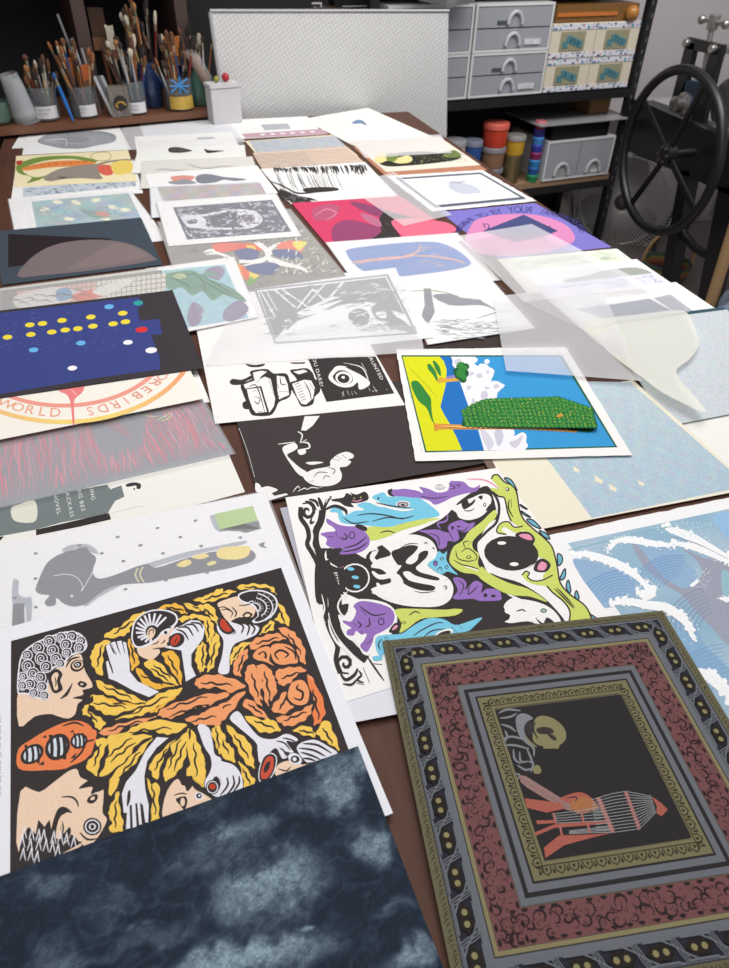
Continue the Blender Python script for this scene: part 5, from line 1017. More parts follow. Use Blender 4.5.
def sky_art(s):
    f = s.uv(nums('487,380 630,382 748,486 592,518'))
    g = s.uv(); rn = random.Random(21)
    def noise(u, v, k=1): return math.sin(u*37*k+math.sin(v*29)*3)*.4+math.sin(v*43*k+math.sin(u*31)*2.4)*.4
    s.grid(f, lambda u, v: (188-12*v+rn.gauss(0, 4)+6*noise(u, v), 202-6*v+rn.gauss(0, 4)+5*noise(v, u), 208+rn.gauss(0, 4)), 90, 90)
    for (u, v, r) in [(.12, .72, .016), (.2, .80, .02), (.24, .86, .018), (.42, .86, .014), (.5, .62, .010)]:
        s.raw((236, 226, 200), [f(u+r*(1+.4*math.sin(3*t))*math.cos(t), v+r*1.2*(1+.3*math.cos(4*t))*math.sin(t)) for t in [2*math.pi*k/14 for k in range(14)]])
def etch_art(s):
    f = s.uv(); rn = random.Random(4)
    P = [(270, 885, 52, 30, .8), (215, 850, 40, 22, .35), (250, 955, 80, 22, .95), (340, 785, 24, 26, .75), (372, 845, 20, 30, .8), (300, 800, 22, 14, .35), (55, 890, 30, 14, .45), (60, 960, 30, 20, .4), (150, 940, 60, 10, .3), (410, 955, 30, 16, .75), (110, 905, 26, 20, .25), (395, 905, 24, 10, .3), (210, 805, 26, 12, .2), (305, 918, 10, 5, .8), (360, 760, 12, 14, .6), (240, 830, 30, 16, .45)]
    B = []
    for x, y, a, b, k in P:
        p = at(x, y, s.top); q = at(x+a, y, s.top); r = at(x, y+b, s.top); B.append((p.x, p.y, abs(q.x-p.x), abs(r.y-p.y), k))
    G = {}
    def vn(x, y, sc, sd):
        x, y = x*sc, y*sc; i, j = math.floor(x), math.floor(y); fx, fy = x-i, y-j; fx, fy = fx*fx*(3-2*fx), fy*fy*(3-2*fy)
        h = lambda a, b: (math.sin(a*127.1+b*311.7+sd*17.3)*43758.5453) % 1
        return (h(i, j)*(1-fx)+h(i+1, j)*fx)*(1-fy)+(h(i, j+1)*(1-fx)+h(i+1, j+1)*fx)*fy
    def fb(x, y, sc, sd): return .5*vn(x, y, sc, sd)+.3*vn(x, y, sc*2.1, sd+1)+.2*vn(x, y, sc*4.3, sd+2)
    def rg_(x, y, sc, sd): return 1-abs(2*fb(x, y, sc, sd)-1)
    def col(u, v):
        x, y = f(u, v); k = 0
        wx, wy = x+.034*(fb(x, y, 38, 1)-.5), y+.034*(fb(x, y, 38, 9)-.5)
        for px, py, a, b, g in B:
            d = ((wx-px)/a)**2+((wy-py)/b)**2
            if d < 5: k += g*math.exp(-d*d*.9)
        fold = max(0, rg_(x+y*.5, y*1.6-x*.4, 26, 5)-.86)*5; cr = max(0, rg_(x*1.5-y, y+x*.3, 60, 15)-.9)*6
        k = k*(.55+.6*fb(x, y, 150, 30))*(.75+.5*vn(x, y, 900, 6))+.16*fold+.12*cr+.10*max(0, fb(x, y, 20, 40)-.45)
        k -= .25*max(0, rg_(x-y*.7, y, 44, 50)-.9)*6*min(1, k*3)
        k = max(0, min(k, .95))+.04*(vn(x, y, 500, 7)-.5)
        return (32+118*k, 42+130*k, 56+128*k)
    s.grid(f, col, 330, 260)
# ================================================================= the prints, from the lowest of each pile upwards
def proj(p):
    v = Vector(p)-EYE; d = v.dot(FW); return (364.5+F*v.dot(RT)/d, 484-F*v.dot(UP)/d)
def E(a, b, depth):                         # far edge a-b, sheet reaching `depth` metres toward the viewer
    A, B = at(*a), at(*b); e = (B-A); n = Vector((e.y, -e.x, 0)).normalized()
    if n.y > 0: n = -n
    return [a, b, proj(B+n*depth), proj(A+n*depth)]
def cover(pr_, label, m=None, grow=.004, **k):
    q = [proj(c+(c-pr_.c).normalized()*grow) for c in pr_.Q]; return glassine(label, q, m, **k)
rg = random.Random(99)
def hatch(s, f, col, n, l=(.02, .06), ang=0, spread=.4, wd=.0012, box_=(0, 0, 1, 1), wob=.004):
    for _ in range(n):
        u = rg.uniform(box_[0], box_[2]); v = rg.uniform(box_[1], box_[3]); a = ang+rg.uniform(-spread, spread); L = rg.uniform(*l); pts = []
        for i in range(4):
            t = i/3-.5; pu = min(box_[2], max(box_[0], u+L*t*math.cos(a)+rg.uniform(-wob, wob))); pv = min(box_[3], max(box_[1], v+L*t*math.sin(a)+rg.uniform(-wob, wob))); pts.append(f(pu, pv))
        s.rs(col, wd*rg.uniform(.6, 1.4), pts)
WPAP = (240, 239, 237); CREAM = (238, 228, 196)
# ---- far left column
s = Print('plain white sheet showing only its left edge under the oval wood-grain print', E((21, 133), (119, 130), .2), WPAP).done()
s = Print('white print with a grey oval wood-grain cut, farthest in the left column', [(27.5, 129), (119.5, 127), (131, 149.5), (22, 155)], WPAP)
s.T(0, 110, 5.207); g1 = (150, 152, 158); s.b(g1, '195,165 230,135 300,120 400,112 520,110 590,125 605,150 580,170 500,185 430,200 330,200 250,185')
for k in range(26): t = k/26*6.28; s.s((206, 207, 210), 4.5, [(380+90*math.cos(t), 155+18*math.sin(t)), (400+195*math.cos(t), 155+40*math.sin(t))])
s.s((230, 230, 230), 4, '230,160 340,152 345,190'); s.s((225, 225, 225), 3, '240,165 430,175'); s.done()
s = Print('white print with a band of grey circular pattern under the corn print', [(16, 165), (134, 160), (143, 193), (11, 200)], WPAP)
s.T(0, 110, 5.207); s.p((196, 204, 212), '118,405 700,360 710,395 120,455')
for k in range(80): x = rg.uniform(120, 700); y = 430-(x-120)*.085+rg.uniform(-18, 18); s.s((110, 120, 146), 3, [(x, y), (x+rg.uniform(6, 16), y+rg.uniform(-6, 6)), (x+rg.uniform(10, 24), y+rg.uniform(-2, 8))])
s.done()
s = Print('cream print of corn cobs and seed pods in green, orange and grey', [(16, 156), (128, 150), (137.5, 181), (14, 187)], (240, 226, 184))
s.T(0, 110, 5.207); s.b((120, 146, 66), '85,290 160,255 260,240 400,240 500,262 480,275 380,255 250,262 150,290 120,320 180,350 250,340 200,365 140,380 165,350 100,330'); s.b((228, 136, 70), '120,300 250,270 400,262 500,275 420,290 250,300 140,315'); s.p((190, 60, 50), '85,265 120,262 110,285 85,285')
for k in range(8): s.e((180, 80, 40), 180+k*38, 288-k*2.5, 6, 3)
s.b((150, 140, 130), '230,350 300,310 400,290 500,280 560,265 660,255 700,262 540,280 520,330 530,360 420,355 330,360 250,370'); s.s((90, 80, 76), 4, '260,372 340,352 300,350 380,350'); s.s((90, 80, 76), 4, '240,365 270,345'); s.b((222, 100, 84), '510,290 560,285 590,300 585,335 545,340 515,320'); s.b((240, 210, 110), '580,280 640,262 685,270 690,320 620,338 590,325')
for k in range(16): s.s((200, 160, 60), 3, [(590+(k % 4)*24, 278+(k//4)*14), (608+(k % 4)*24, 288+(k//4)*13)])
s.s((140, 140, 90), 3, '470,240 500,222 560,220 578,240 560,262 500,262', closed=True, taper=False); s.done()
s = Print('white print of cream fish in blue-green water, partly under the dark print', [(8.3, 199.2), (131, 191), (168, 240), (20, 258)], WPAP)
f = s.uv('31.5,201.5 128.5,193 150,236 41,250'); 
s.grid(f, lambda u, v: (158+14*math.sin(u*22+6*math.sin(v*7)), 184+8*math.sin(v*17+u*9), 188+10*math.sin(u*13-v*8)), 40, 30)
s.T(0, 190, 4.556)
for x, y, a in ((205, 87, -10), (262, 55, 5), (347, 57, 20), (438, 46, -5), (515, 78, 15), (570, 90, 0), (315, 132, 5), (480, 130, 10)): s.e((238, 234, 206), x, y, 24, 9, a)
s.b((126, 160, 146), '360,85 400,90 440,100 500,120 440,130 390,110'); s.b((206, 140, 126), '430,100 490,100 500,118 450,118')
for k in range(10): s.s((126, 152, 170), 4, [(160+k*40, 60+rg.uniform(0, 80)), (200+k*40, 70+rg.uniform(0, 60)), (240+k*36, 66+rg.uniform(0, 70))])
s.done()
cover(s, 'pale tracing paper covering the print of cream fish', GLL)
# ---- third column
s = Print('white print with small grey rectangle and mauve band, far end of third column', E((226, 120), (307, 116.3), .28), WPAP); s.T(230, 100, 5.207); s.p((184, 186, 190), '160,128 300,122 318,150 180,158'); s.p((200, 164, 176), '62,176 480,150 512,178 80,198')
for k in range(6): s.e((232, 226, 228), 170+k*52, 180-k*3, 14, 5)
s.done()
s = Print('cream print with a hazy grey-blue block in the third column', E((245, 141), (332, 134.8), .28), (236, 222, 192)); s.T(0, 0, 1); f = s.uv('249,141 335,136 350,150 258,155'); s.grid(f, lambda u, v: (186+rg.gauss(0, 6), 190+rg.gauss(0, 6), 196+rg.gauss(0, 6)), 50, 10); s.done()
s = Print('halftone print in tan and peach dots in the third column', E((252.5, 153), (346, 146.5), .28), (222, 196, 174)); s.T(0, 0, 1); f = s.uv()
s.grid(s.uv('253,154 345,148 364,164 262,169'), lambda u, v: ((178, 166, 156) if (math.sin(u*220)+math.sin(v*60) < .0 and u < .55) or (u >= .55 and math.sin(u*240)+math.sin(v*70) < -.6) else (224, 198, 178)), 180, 18); s.done()
s = Print('white woodcut of dense black vertical slashes in the third column', [(260.5, 169), (365, 162), (399, 197), (291, 204)], WPAP); s.T(230, 100, 5.207)
for k in range(90):
    x = rg.uniform(225, 700); y = 352-(x-225)*.04; L = rg.uniform(20, 62)*(.45+.55*(x-225)/475); s.s(K, rg.uniform(4, 9), [(x, y+rg.uniform(0, 8)), (x+rg.uniform(4, 14), y+L*.5), (x+rg.uniform(8, 22), y+L)])
for k in range(44): x = rg.uniform(225, 560); s.s((90, 88, 88), 2, [(x, 375+rg.uniform(0, 12)), (x+20, 430), (x+42, 455+rg.uniform(0, 30))])
s.s(K, 9, '215,425 280,450 350,485 440,480 560,465'); s.b(K, '380,465 430,455 540,455 565,470 480,480 400,482'); s.p(K, '240,465 345,498 420,510 460,524 275,524')
s.T(270, 180, 4.556); s.b(K, '40,40 100,60 190,100 100,105 85,80')
for k in range(50): s.e((200, 200, 200), rg.uniform(60, 170), rg.uniform(65, 103), 1.5, n=5)
s.done()
s = Print('crimson and pink print of leaf shapes with a black veined wedge', [(291.7, 203), (400, 196), (456, 233.7), (329.5, 248)], (212, 70, 106)); s.T(230, 100, 2.916)
s.b((150, 70, 110), '300,370 340,350 400,360 440,380 400,420 330,432 300,410'); s.b((140, 70, 106), '350,295 420,310 480,335 450,345 380,320'); s.b((186, 90, 120), '240,320 280,305 320,310 300,345 250,350'); s.s((210, 130, 150), 5, '245,340 280,318 310,330 280,350'); s.b(K, '430,360 450,325 480,330 520,340 560,350 500,350 480,365 500,400 520,412 400,420 440,385')
for k in range(30): s.s((120, 90, 96), 1.5, (lambda x, y: [(x, y), (x+6, y+9)])(rg.uniform(430, 490), rg.uniform(335, 408)))
s.b((232, 110, 136), '470,355 520,345 580,350 640,360 655,385 560,400 510,400'); s.b((190, 110, 140), '380,330 430,345 440,370 400,355'); s.done()
cover(s, 'very thin tracing paper over the crimson leaf print', GLL, grow=-.004) if 0 else None
s = Print('white print of orange branching trees on a rounded blue block', [(326, 242.5), (457, 233), (500, 280), (365, 297)], (242, 238, 236)); s.T(330, 240, 4.86); BLU = (124, 148, 200)
s.b(BLU, '82,70 90,45 200,28 330,15 450,8 540,15 620,50 680,100 675,125 600,145 460,165 320,178 200,165 130,130', 4)
for a, w_ in (('105,110 220,95 330,85 410,75', 14), ('330,85 420,60 440,20', 8), ('420,60 500,30', 6), ('400,75 500,80 600,95 660,115', 8), ('440,80 540,70', 5), ('120,120 200,100', 8)): s.s((226, 176, 156), w_, a)
for k in range(40): s.s((230, 190, 172), 4.5, (lambda x, y: [(x, y), (x+rg.uniform(-30, 30), y+rg.uniform(-18, 18))])(rg.uniform(380, 600), rg.uniform(30, 130)))
for k in range(30): s.s((92, 116, 176), 6, (lambda x, y: [(x, y), (x+24, y-3)])(rg.uniform(110, 600), rg.uniform(40, 150)))
s.done(); cover(s, 'thin tracing paper over the orange tree print', GLL)
# ---- under and around the landscape print
s = Print('black sheet showing as a dark wedge above the landscape print', [(397, 350), (505.5, 332), (520, 372), (405, 385)], (64, 54, 52)).done()
s = Print('white print of a grey bent limb above rough water lines', [(402, 291.5), (492, 280.5), (535, 328), (428, 344.5)], WPAP); s.T(330, 240, 4.86); G2_ = (130, 130, 138)
s.p(G2_, '455,235 490,235 500,300 510,350 480,405 440,380 460,320'); s.b(G2_, '500,268 580,262 650,285 729,290 729,310 620,320 540,300'); s.s((150, 150, 110), 5, '380,250 480,245 560,255 640,280'); 
for k in range(50): s.s((140, 140, 146), 3, (lambda x, y: [(x, y), (x+20, y+rg.uniform(-6, 6)), (x+36, y+rg.uniform(-4, 8))])(rg.uniform(490, 720), rg.uniform(400, 480)))
s.T(430, 230, 4.288); s.b(G2_, '60,295 150,292 220,305 285,345 230,325 160,322 80,322'); s.s(G2_, 4, '270,225 330,260')
for k in range(50): s.s((140, 140, 146), 3, (lambda x, y: [(x, y), (x+22, y+rg.uniform(-6, 6)), (x+40, y+rg.uniform(-4, 8))])(rg.uniform(0, 330), rg.uniform(385, 445)-0))
s.s(G2_, 5, '200,380 300,350 350,350'); s.done(); cover(s, 'tracing paper over the bent limb print', GLL)
# ---- right column
s = Print('plain off-white sheet with a small torn blue mark, at the far right end', [(302, 119), (368, 107.7), (440, 140), (362, 150)], (240, 238, 232)); s.T(350, 100, 5.207); s.b((110, 136, 170), '8,122 30,106 58,104 78,118 86,132 56,122 30,124'); s.done()
s = Print('rust-brown sheet edging out beneath the painted landscape', [(353, 147), (440, 141), (487.5, 170), (389, 179)], (186, 128, 100)).done()
s = Print('print of a dark garden landscape in green, cream and black', [(350, 142), (439, 136.5), (480.6, 165), (386.5, 172)], (232, 222, 206)); s.T(350, 100, 5.207)
s.b((48, 48, 42), '130,315 180,300 260,275 400,268 470,275 540,262 575,285 560,310 430,330 300,342 190,345'); s.b((232, 220, 150), '130,300 170,265 210,290 250,300 300,288 325,305 310,325 250,330 200,315 150,330'); s.b((120, 136, 66), '200,275 250,290 230,320 190,310'); s.b((110, 126, 70), '480,290 540,260 580,290 540,300')
for k in range(46): s.s(rg.choice([(60, 66, 50), (150, 156, 110), (30, 30, 30)]), 4, (lambda x, y: [(x, y), (x+rg.uniform(-14, 14), y+rg.uniform(-14, 6))])(rg.uniform(500, 600), rg.uniform(270, 325)))
for k in range(30): s.s((210, 200, 150), 3, (lambda x, y: [(x, y), (x+8, y+6)])(rg.uniform(330, 520), rg.uniform(280, 330)))
s.done(); glassine('tracing paper over the far half of the garden landscape', [(352, 140), (441, 134.5), (452, 153), (365, 158)], GLH)
s = Print('white print with a scalloped ornamental stamp border around a pale bird', [(386, 176), (482, 170), (536.6, 201), (432, 211.5)], WPAP, deckle=.002); s.T(0, 0, 1); f = s.uv(); S_ = (98, 104, 120)
for q in ([(.08, .1), (.93, .1)], [(.93, .1), (.93, .9)], [(.93, .9), (.08, .9)], [(.08, .9), (.08, .1)]):
    for k in range(30): t = k/29; u = q[0][0]*(1-t)+q[1][0]*t; v = q[0][1]*(1-t)+q[1][1]*t; s.raw(S_, [f(u+.017*math.cos(a), v+.034*math.sin(a)*(1+.4*math.sin(2*a))) for a in [6.283*i/7 for i in range(7)]])
    for d in (-.03, .03): s.rs(S_, .0022, [f(q[0][0]*(1-t)+q[1][0]*t, (q[0][1]*(1-t)+q[1][1]*t)*(1-abs(d))+d*.2+.01) for t in (0, .25, .5, .75, 1)], False)
s.raw((196, 200, 212), [f(.55+.13*math.cos(a), .5+.2*math.sin(a)*(1+.2*math.sin(3*a))) for a in [6.283*i/16 for i in range(16)]]); s.rs((80, 80, 90), .006, [f(.5, .3), f(.58, .34), f(.66, .30), f(.7, .34)]); s.done()
s = Print('purple print with a pink roundel, navy triangle and circular lettering', [(440, 212), (535, 203), (612, 247), (500, 259)], (126, 118, 196)); s.T(400, 160, 3.0375)
s.b((216, 136, 182), '215,200 240,178 300,166 380,164 440,172 500,195 528,225 524,250 460,275 360,290 250,285 200,250', 4); s.p((72, 78, 124), '250,216 376,166 480,215 440,232 350,250')
s.arc((54, 52, 112), 'BROUGHT TO BY YOUR IRREPRESSIBLE', 366, 222, 180, 62, 184, 356, (30, 30), flip=True)
s.txt((66, 60, 110), '12', 252, 207, (34, 4), (-14, -24)); s.txt((66, 60, 110), '16', 440, 212, (38, 10), (-16, -28)); s.done()
s = Print('pale lime-tinted print near the right edge beside the purple one', [(497, 259), (617, 248.6), (655, 277), (528, 294)], (238, 240, 226)); s.T(0, 0, 1); f = s.uv(); s.raw((222, 228, 208), [f(.06, .12), f(.93, .06), f(.95, .4), f(.1, .45)]); hatch(s, f, (186, 196, 176), 70, (.05, .12), 0, .6, .004, (.1, .1, .9, .42)); s.done()
s = Print('white print of a grey-green hill, beside the right table edge', E((517, 271), (636.5, 259), .25), WPAP); s.T(560, 120, 4.314); s.b((166, 172, 164), '20,690 120,670 200,648 330,636 400,665 330,680 200,695 60,712', 4); s.done()
s = Print('lilac marbled print of scribbled branches near the right edge', E((538, 286), (654, 273), .2), (228, 226, 238)); s.T(0, 0, 1); f = s.uv(); hatch(s, f, (168, 164, 196), 150, (.04, .14), .6, 1.5, .003, (.04, .05, .96, .6), .012); s.done()
s = Print('plain white print with grey tone block at the right table edge', [(545, 297.5), (676, 282), (740, 325), (600, 345)], WPAP); s.T(560, 120, 4.314); s.p((150, 154, 164), '70,815 250,792 385,770 500,832 380,855 200,862'); s.p((166, 170, 176), '405,768 475,752 570,822 500,832'); s.done()
s = Print('dark teal sheet showing as a thin edge under pale grey paper', [(598, 322), (723, 307), (800, 365), (665, 385)], (54, 84, 98)).done()
s = Print('white sheet partly covered at the right edge of the picture', [(640, 388), (770, 372), (880, 455), (726, 478)], (238, 236, 230)); s.T(0, 0, 1); s.p((214, 204, 188), '650,400 760,384 780,400 690,420'); s.done()
s = Print('pale blue-grey textured paper over the dark teal sheet', [(604, 325.5), (727, 309.5), (812, 398), (668, 426)], (204, 210, 214)); s.T(0, 0, 1); f = s.uv(); s.grid(f, lambda u, v: (202+rg.gauss(0, 4), 208+rg.gauss(0, 4), 212+rg.gauss(0, 4)), 70, 70); s.done()
# ---- sky print
s = Print('print of a mottled pale blue sky with a wide cream margin', [(633, 380), (754, 488), (536, 530)], (236, 228, 208)); sky_art(s); s.done()
# ---- black figure print
s = Print('near-black print of a white reclining figure holding a bottle', [(232, 405), (260, 503), (490, 462)], (66, 58, 58)); s.T(230, 400, 4.288); W = (238, 236, 234)
s.p(W, '320,70 385,68 355,110 325,132 305,130 312,100'); s.s(W, 6, '290,135 310,150 300,185'); s.s(W, 4, '205,190 240,185 280,180'); s.b(W, '225,205 250,190 280,185 290,205 270,220 245,235 265,260 300,290 330,310 320,330 290,315 260,275 235,235')
s.s(W, 7, '300,180 335,185 340,205 315,210'); s.b(W, '290,215 320,210 325,228 300,235'); s.s(W, 8, '315,175 330,170'); s.b(W, '325,268 370,264 400,268 350,278')
s.b(W, '430,262 460,235 500,222 530,235 525,250 505,255 520,265 500,285 470,290 480,320 470,350 430,368 370,368 330,350 315,325 350,300 400,290 430,282', 3); s.s(K, 5, '440,250 470,262'); s.s(K, 5, '455,240 480,255'); s.s(K, 6, '480,235 500,250'); s.s(K, 4, '420,288 450,300 440,320'); s.s(K, 4, '400,340 410,325 430,330'); s.s(K, 4, '360,330 380,310 420,312'); s.s(K, 4, '340,350 360,345')
s.b(W, '110,355 130,365 135,375 165,370 205,385 180,400 190,412 160,420 130,400 110,390'); s.p(W, '160,418 240,400 250,406 165,432'); s.p(W, '105,385 160,412 165,470 100,470') if 0 else None
for a in ('270,395 290,370 300,380', '290,392 320,378 330,385', '330,385 350,375 380,378', '370,380 400,372'): s.s(W, 4, a)
s.s(W, 1.6, '38,120 75,220 105,330', taper=False); s.done()
s = Print('narrow grey-brown card poking out at the corner of the black figure print', [(482, 458.5), (490.5, 456.5), (496, 468), (489, 470)], (120, 100, 90)).done()
# ---- cars print, dog print
s = Print('white print of two cars and a big eye with slanted black lettering', [(190, 296), (215, 423.7), (405, 405)], (242, 238, 234))
s.T(190, 320, 5.607)
s.b(K, '222,345 240,330 280,335 310,328 345,310 370,318 300,350 290,362 250,365 230,360', 3); s.b(K, '295,465 320,455 340,480 330,500 300,495'); s.b(K, '335,290 400,275 440,278 470,300 540,300 560,345 570,370 560,430 500,460 480,500 450,535 370,538 340,525 320,470 300,420 285,360 350,330', 3)
s.p((242, 238, 234), '352,295 400,284 432,290 400,315 372,352 360,330'); s.p((242, 238, 234), '300,362 360,340 420,318 452,330 478,440 470,485 445,520 420,440 400,370 310,385'); s.p((242, 238, 234), '318,388 392,380 432,515 370,522 352,500 330,440'); s.p((242, 238, 234), '486,312 530,318 548,360 556,420 500,445 490,400')
for a, w_ in (('330,375 375,372 420,520', 6), ('345,400 395,392', 5), ('405,325 370,350', 5), ('440,330 480,440', 6), ('360,430 392,440 380,470 362,455 385,475', 5), ('380,515 405,512', 9), ('505,320 512,360 540,360', 6), ('500,400 550,402', 5), ('420,310 380,345', 4)): s.s(K, w_, a)
for k in range(6): s.s(K, 10, [(455+k*5, 345+k*22), (478+k*6, 340+k*22)]); 
s.p(K, '430,320 470,300 465,320'); s.s(K, 7, '490,360 500,385')
s.b(K, '560,285 600,275 655,270 690,300 700,330 729,345 729,400 700,430 690,470 650,486 620,480 600,440 570,390 560,350 600,335', 3)
s.p((242, 238, 234), '578,290 640,278 660,290 610,305'); s.p((242, 238, 234), '572,358 640,335 680,340 700,380 690,440 650,475 625,470 600,430')
for k in range(7): s.s(K, 8, [(588+k*6, 362+k*15), (615+k*6, 352+k*15)])
s.s(K, 6, '640,345 670,400 680,450'); s.s(K, 6, '670,350 700,400'); s.s(K, 5, '640,380 665,372'); s.p(K, '640,300 672,320 640,325')
s.b(K, '310,245 360,252 420,245 400,262 340,264'); s.p(K, '555,238 650,236 640,246 575,246')
s.T(290, 320, 5.607); s.p(K, '100,215 480,205 585,412 205,460')
s.b((242, 238, 234), '215,320 250,270 300,262 340,280 400,310 445,345 440,370 390,390 380,350 350,372 300,378 250,360'); s.b(K, '240,318 270,285 310,285 345,310 350,345 310,362 265,350'); s.e((242, 238, 234), 302, 325, 48, 36, 10); s.e(K, 300, 328, 34, 26, 10); s.e((242, 238, 234), 298, 322, 10, 8)
s.s((242, 238, 234), 6, '330,245 400,265 430,310 440,350'); s.s((242, 238, 234), 6, '300,240 380,255'); s.s((242, 238, 234), 6, '400,240 430,290'); s.s((242, 238, 234), 5, '230,300 260,262 320,262')
for a in ('290,405 305,425', '320,395 330,420', '345,400 350,420', '300,400 295,430', '440,380 450,400', '465,370 490,405', '460,400 490,395', '360,400 375,415', '380,370 395,385', '400,370 420,390'): s.s((242, 238, 234), 5, a)
s.txt((242, 238, 234), 'YOU DARE!', 118, 190, (9, 32), (27, -8), .1); s.txt((242, 238, 234), 'HAUNTED', 430, 190, (16, 30), (24, -11), .08); s.txt((242, 238, 234), 'x', 540, 388, (6, 10), (8, -4))
s.T(190, 320, 5.607); s.txt((170, 164, 160), 'Zo', 150, 548, (12, -2), (3, -12)); s.done()
dog = s = Print('white print of a dog lying under slanted beams, covered by curled tracing paper', [(268, 356), (434, 337.4), (395, 268.5)], WPAP)
s.T(190, 250, 2.804); INKD = (74, 74, 84); W = WPAP
s.p(INKD, '180,110 555,68 638,235 238,264'); s.p(W, '187,114 550,73 630,231 242,258'); s.p(INKD, '192,118 548,77 600,180 480,140 400,130 300,175 270,215 240,250')
for a, w_ in (('235,110 300,165', 5), ('255,108 330,160', 4), ('300,165 345,110', 5), ('345,110 380,145', 5), ('200,120 240,190', 4), ('215,118 245,170', 3), ('430,90 395,130', 6), ('380,95 330,150', 4)): s.s(W, w_, a, taper=False)
for k in range(16): s.s(W, 2.5, [(405+k*9, 92+k*.5), (430+k*9, 135+k*3)])
for _ in range(60): s.s(W, 1.6, [(lambda x, y: (x, y))(rg.uniform(200, 380), rg.uniform(118, 165)), (rg.uniform(200, 380), rg.uniform(118, 165))][:1]+[(rg.uniform(200, 210), 150)]) if 0 else None
s.b(W, '250,245 285,215 330,190 400,165 470,150 520,150 560,170 575,190 540,215 480,225 380,240 300,250')
s.b(INKD, '280,180 340,165 400,140 450,128 510,120 530,130 500,145 450,150 380,165 340,185 300,200 270,225'); s.b(W, '300,175 370,155 430,140 380,165 330,185')
s.b(INKD, '445,180 470,165 500,175 500,205 470,215 450,200'); s.b(INKD, '510,160 550,150 575,185 600,200 628,232 590,225 560,215 520,190'); s.b(W, '520,175 545,172 550,190 530,190')
for _ in range(90):
    x = rg.uniform(200, 560); y = rg.uniform(118, 245)-(x-200)*.1; s.s(rg.choice([W, INKD]), 2.6, [(x, y), (x+rg.uniform(8, 18), y+rg.uniform(-8, 3)), (x+rg.uniform(16, 34), y+rg.uniform(-10, 2))])
for k in range(26): x = 280+k*9; s.s(INKD, 2, [(x, 245-k*1.3), (x+8, 225-k*1.6)])
for k in range(22): s.s(INKD, 2.4, [(470+k*7, 222+rg.uniform(-14, 8)), (485+k*7, 215+rg.uniform(-10, 12)), (500+k*6, 222+rg.uniform(-8, 8))])
for k in range(30): s.s(INKD, 1.8, [(500+rg.uniform(0, 110), 95+rg.uniform(0, 90)), (520+rg.uniform(0, 100), 100+rg.uniform(0, 90))])
s.done()
# dog interleaf that curls up along its near edge
glassine('tracing paper over the dog print, curling up along its near edge', [(243, 287), (396, 267.5), (424, 352), (206, 366)], GL, lift=lambda u, v: .016*math.sin(math.pi*min(1, max(0, (v-.70)/.30)))**1.0 if v > .7 else 0, nx=30)
# ---- grid print and bird print
s8 = Print('grey print of a tree root with rainbow leaves, half under the skull print', [(158, 222), (290, 209), (345.7, 275.5), (183, 298)], (150, 146, 138))
s = s8; s.T(140, 180, 4.556); G_ = (96, 94, 88)
f = s.uv(); hatch(s, f, (104, 100, 92), 240, (.03, .09), .3, 1.2, .003, (.02, .02, .98, .98))
for q, c_ in [('380,290 520,290 560,320 470,330 400,310', (226, 96, 60)), ('440,385 480,400 500,450 460,440', (236, 150, 50)), ('460,410 520,430 500,460', (230, 220, 70)), ('480,300 520,300 530,330', (236, 200, 60)), ('620,290 735,275 735,330 680,310', (232, 110, 70)), ('500,440 540,450 490,480', (120, 170, 80))]: s.b(c_, q)
for q in ('430,325 500,310 540,330 530,360 470,365', '500,390 580,375 640,390 600,430 530,425', '610,320 670,310 735,340 735,360 650,355'): s.b((86, 96, 132), q)
for a, w_ in (('300,340 360,335 430,365 380,350', 12), ('450,375 520,370 580,350 600,310 640,285', 16), ('560,290 580,340 600,370 680,390 735,400', 18), ('520,285 560,310 590,340', 14), ('600,330 560,370 470,390', 12), ('640,300 600,340', 14)): s.s((240, 238, 232), w_, a)
s.T(200, 240, 4.86)
for a, w_ in (('20,60 60,50 100,70', 16), ('190,100 280,105 330,80 340,30', 18), ('330,80 400,110 500,140 520,160', 16), ('280,10 320,40 350,70', 16), ('360,20 330,60', 16), ('380,100 440,130 500,110', 8), ('440,150 500,140', 6)): s.s((240, 238, 232), w_, a)
for q, c_ in [('200,130 240,150 230,200 205,160', (226, 110, 70)), ('235,140 290,160 260,190', (236, 210, 80)), ('380,20 470,10 440,50 390,60', (232, 120, 90)), ('450,10 520,10 480,50', (230, 220, 90)), ('60,20 180,15 160,50 90,60', (228, 110, 90))]: s.b(c_, q)
for q in ('170,55 240,40 290,60 260,90 190,85', '220,130 320,110 380,120 350,160 270,165', '350,50 440,45 490,65 430,90 370,80'): s.b((86, 96, 140), q)
hatch(s, f, (222, 220, 206), 90, (.02, .09), -.8, .7, .003, (.6, .1, .97, .95)); s.done()
cover(s, 'thin tracing paper over the rainbow root print', GLL)
# ---- middle column
s = Print('bare white sheet at the far end of the second column', E((139, 124), (224, 119), .28), (226, 228, 232)).done()
glassine('grey tracing paper lying on the bare white sheet at the far end', [(121, 128), (226, 118.5), (246, 142), (128, 150)], GLH)
s = Print('white print with a faint grey title, second from the far end', E((134.4, 136.5), (231.4, 131.7), .29), WPAP); s.T(120, 100, 5.207); s.p((176, 178, 184), '400,195 490,193 492,202 405,205'); s.done()
glassine('narrow tracing paper strip over the faint grey title print', [(137, 141.5), (240, 137.5), (246, 147), (139, 149)], GLL)
s = Print('white print with two small black engraved marks', E((138.5, 147.5), (244.5, 145), .29), (238, 238, 232)); s.T(120, 100, 5.207); s.b(K, '255,250 300,245 350,255 375,265 320,275 260,272')
for k in range(12): s.s((200, 200, 200), 2, [(262+k*8, 250), (268+k*8, 270)])
s.b(K, '438,254 470,262 545,264 500,272 455,276'); s.s(K, 4, '480,270 520,258'); s.done()
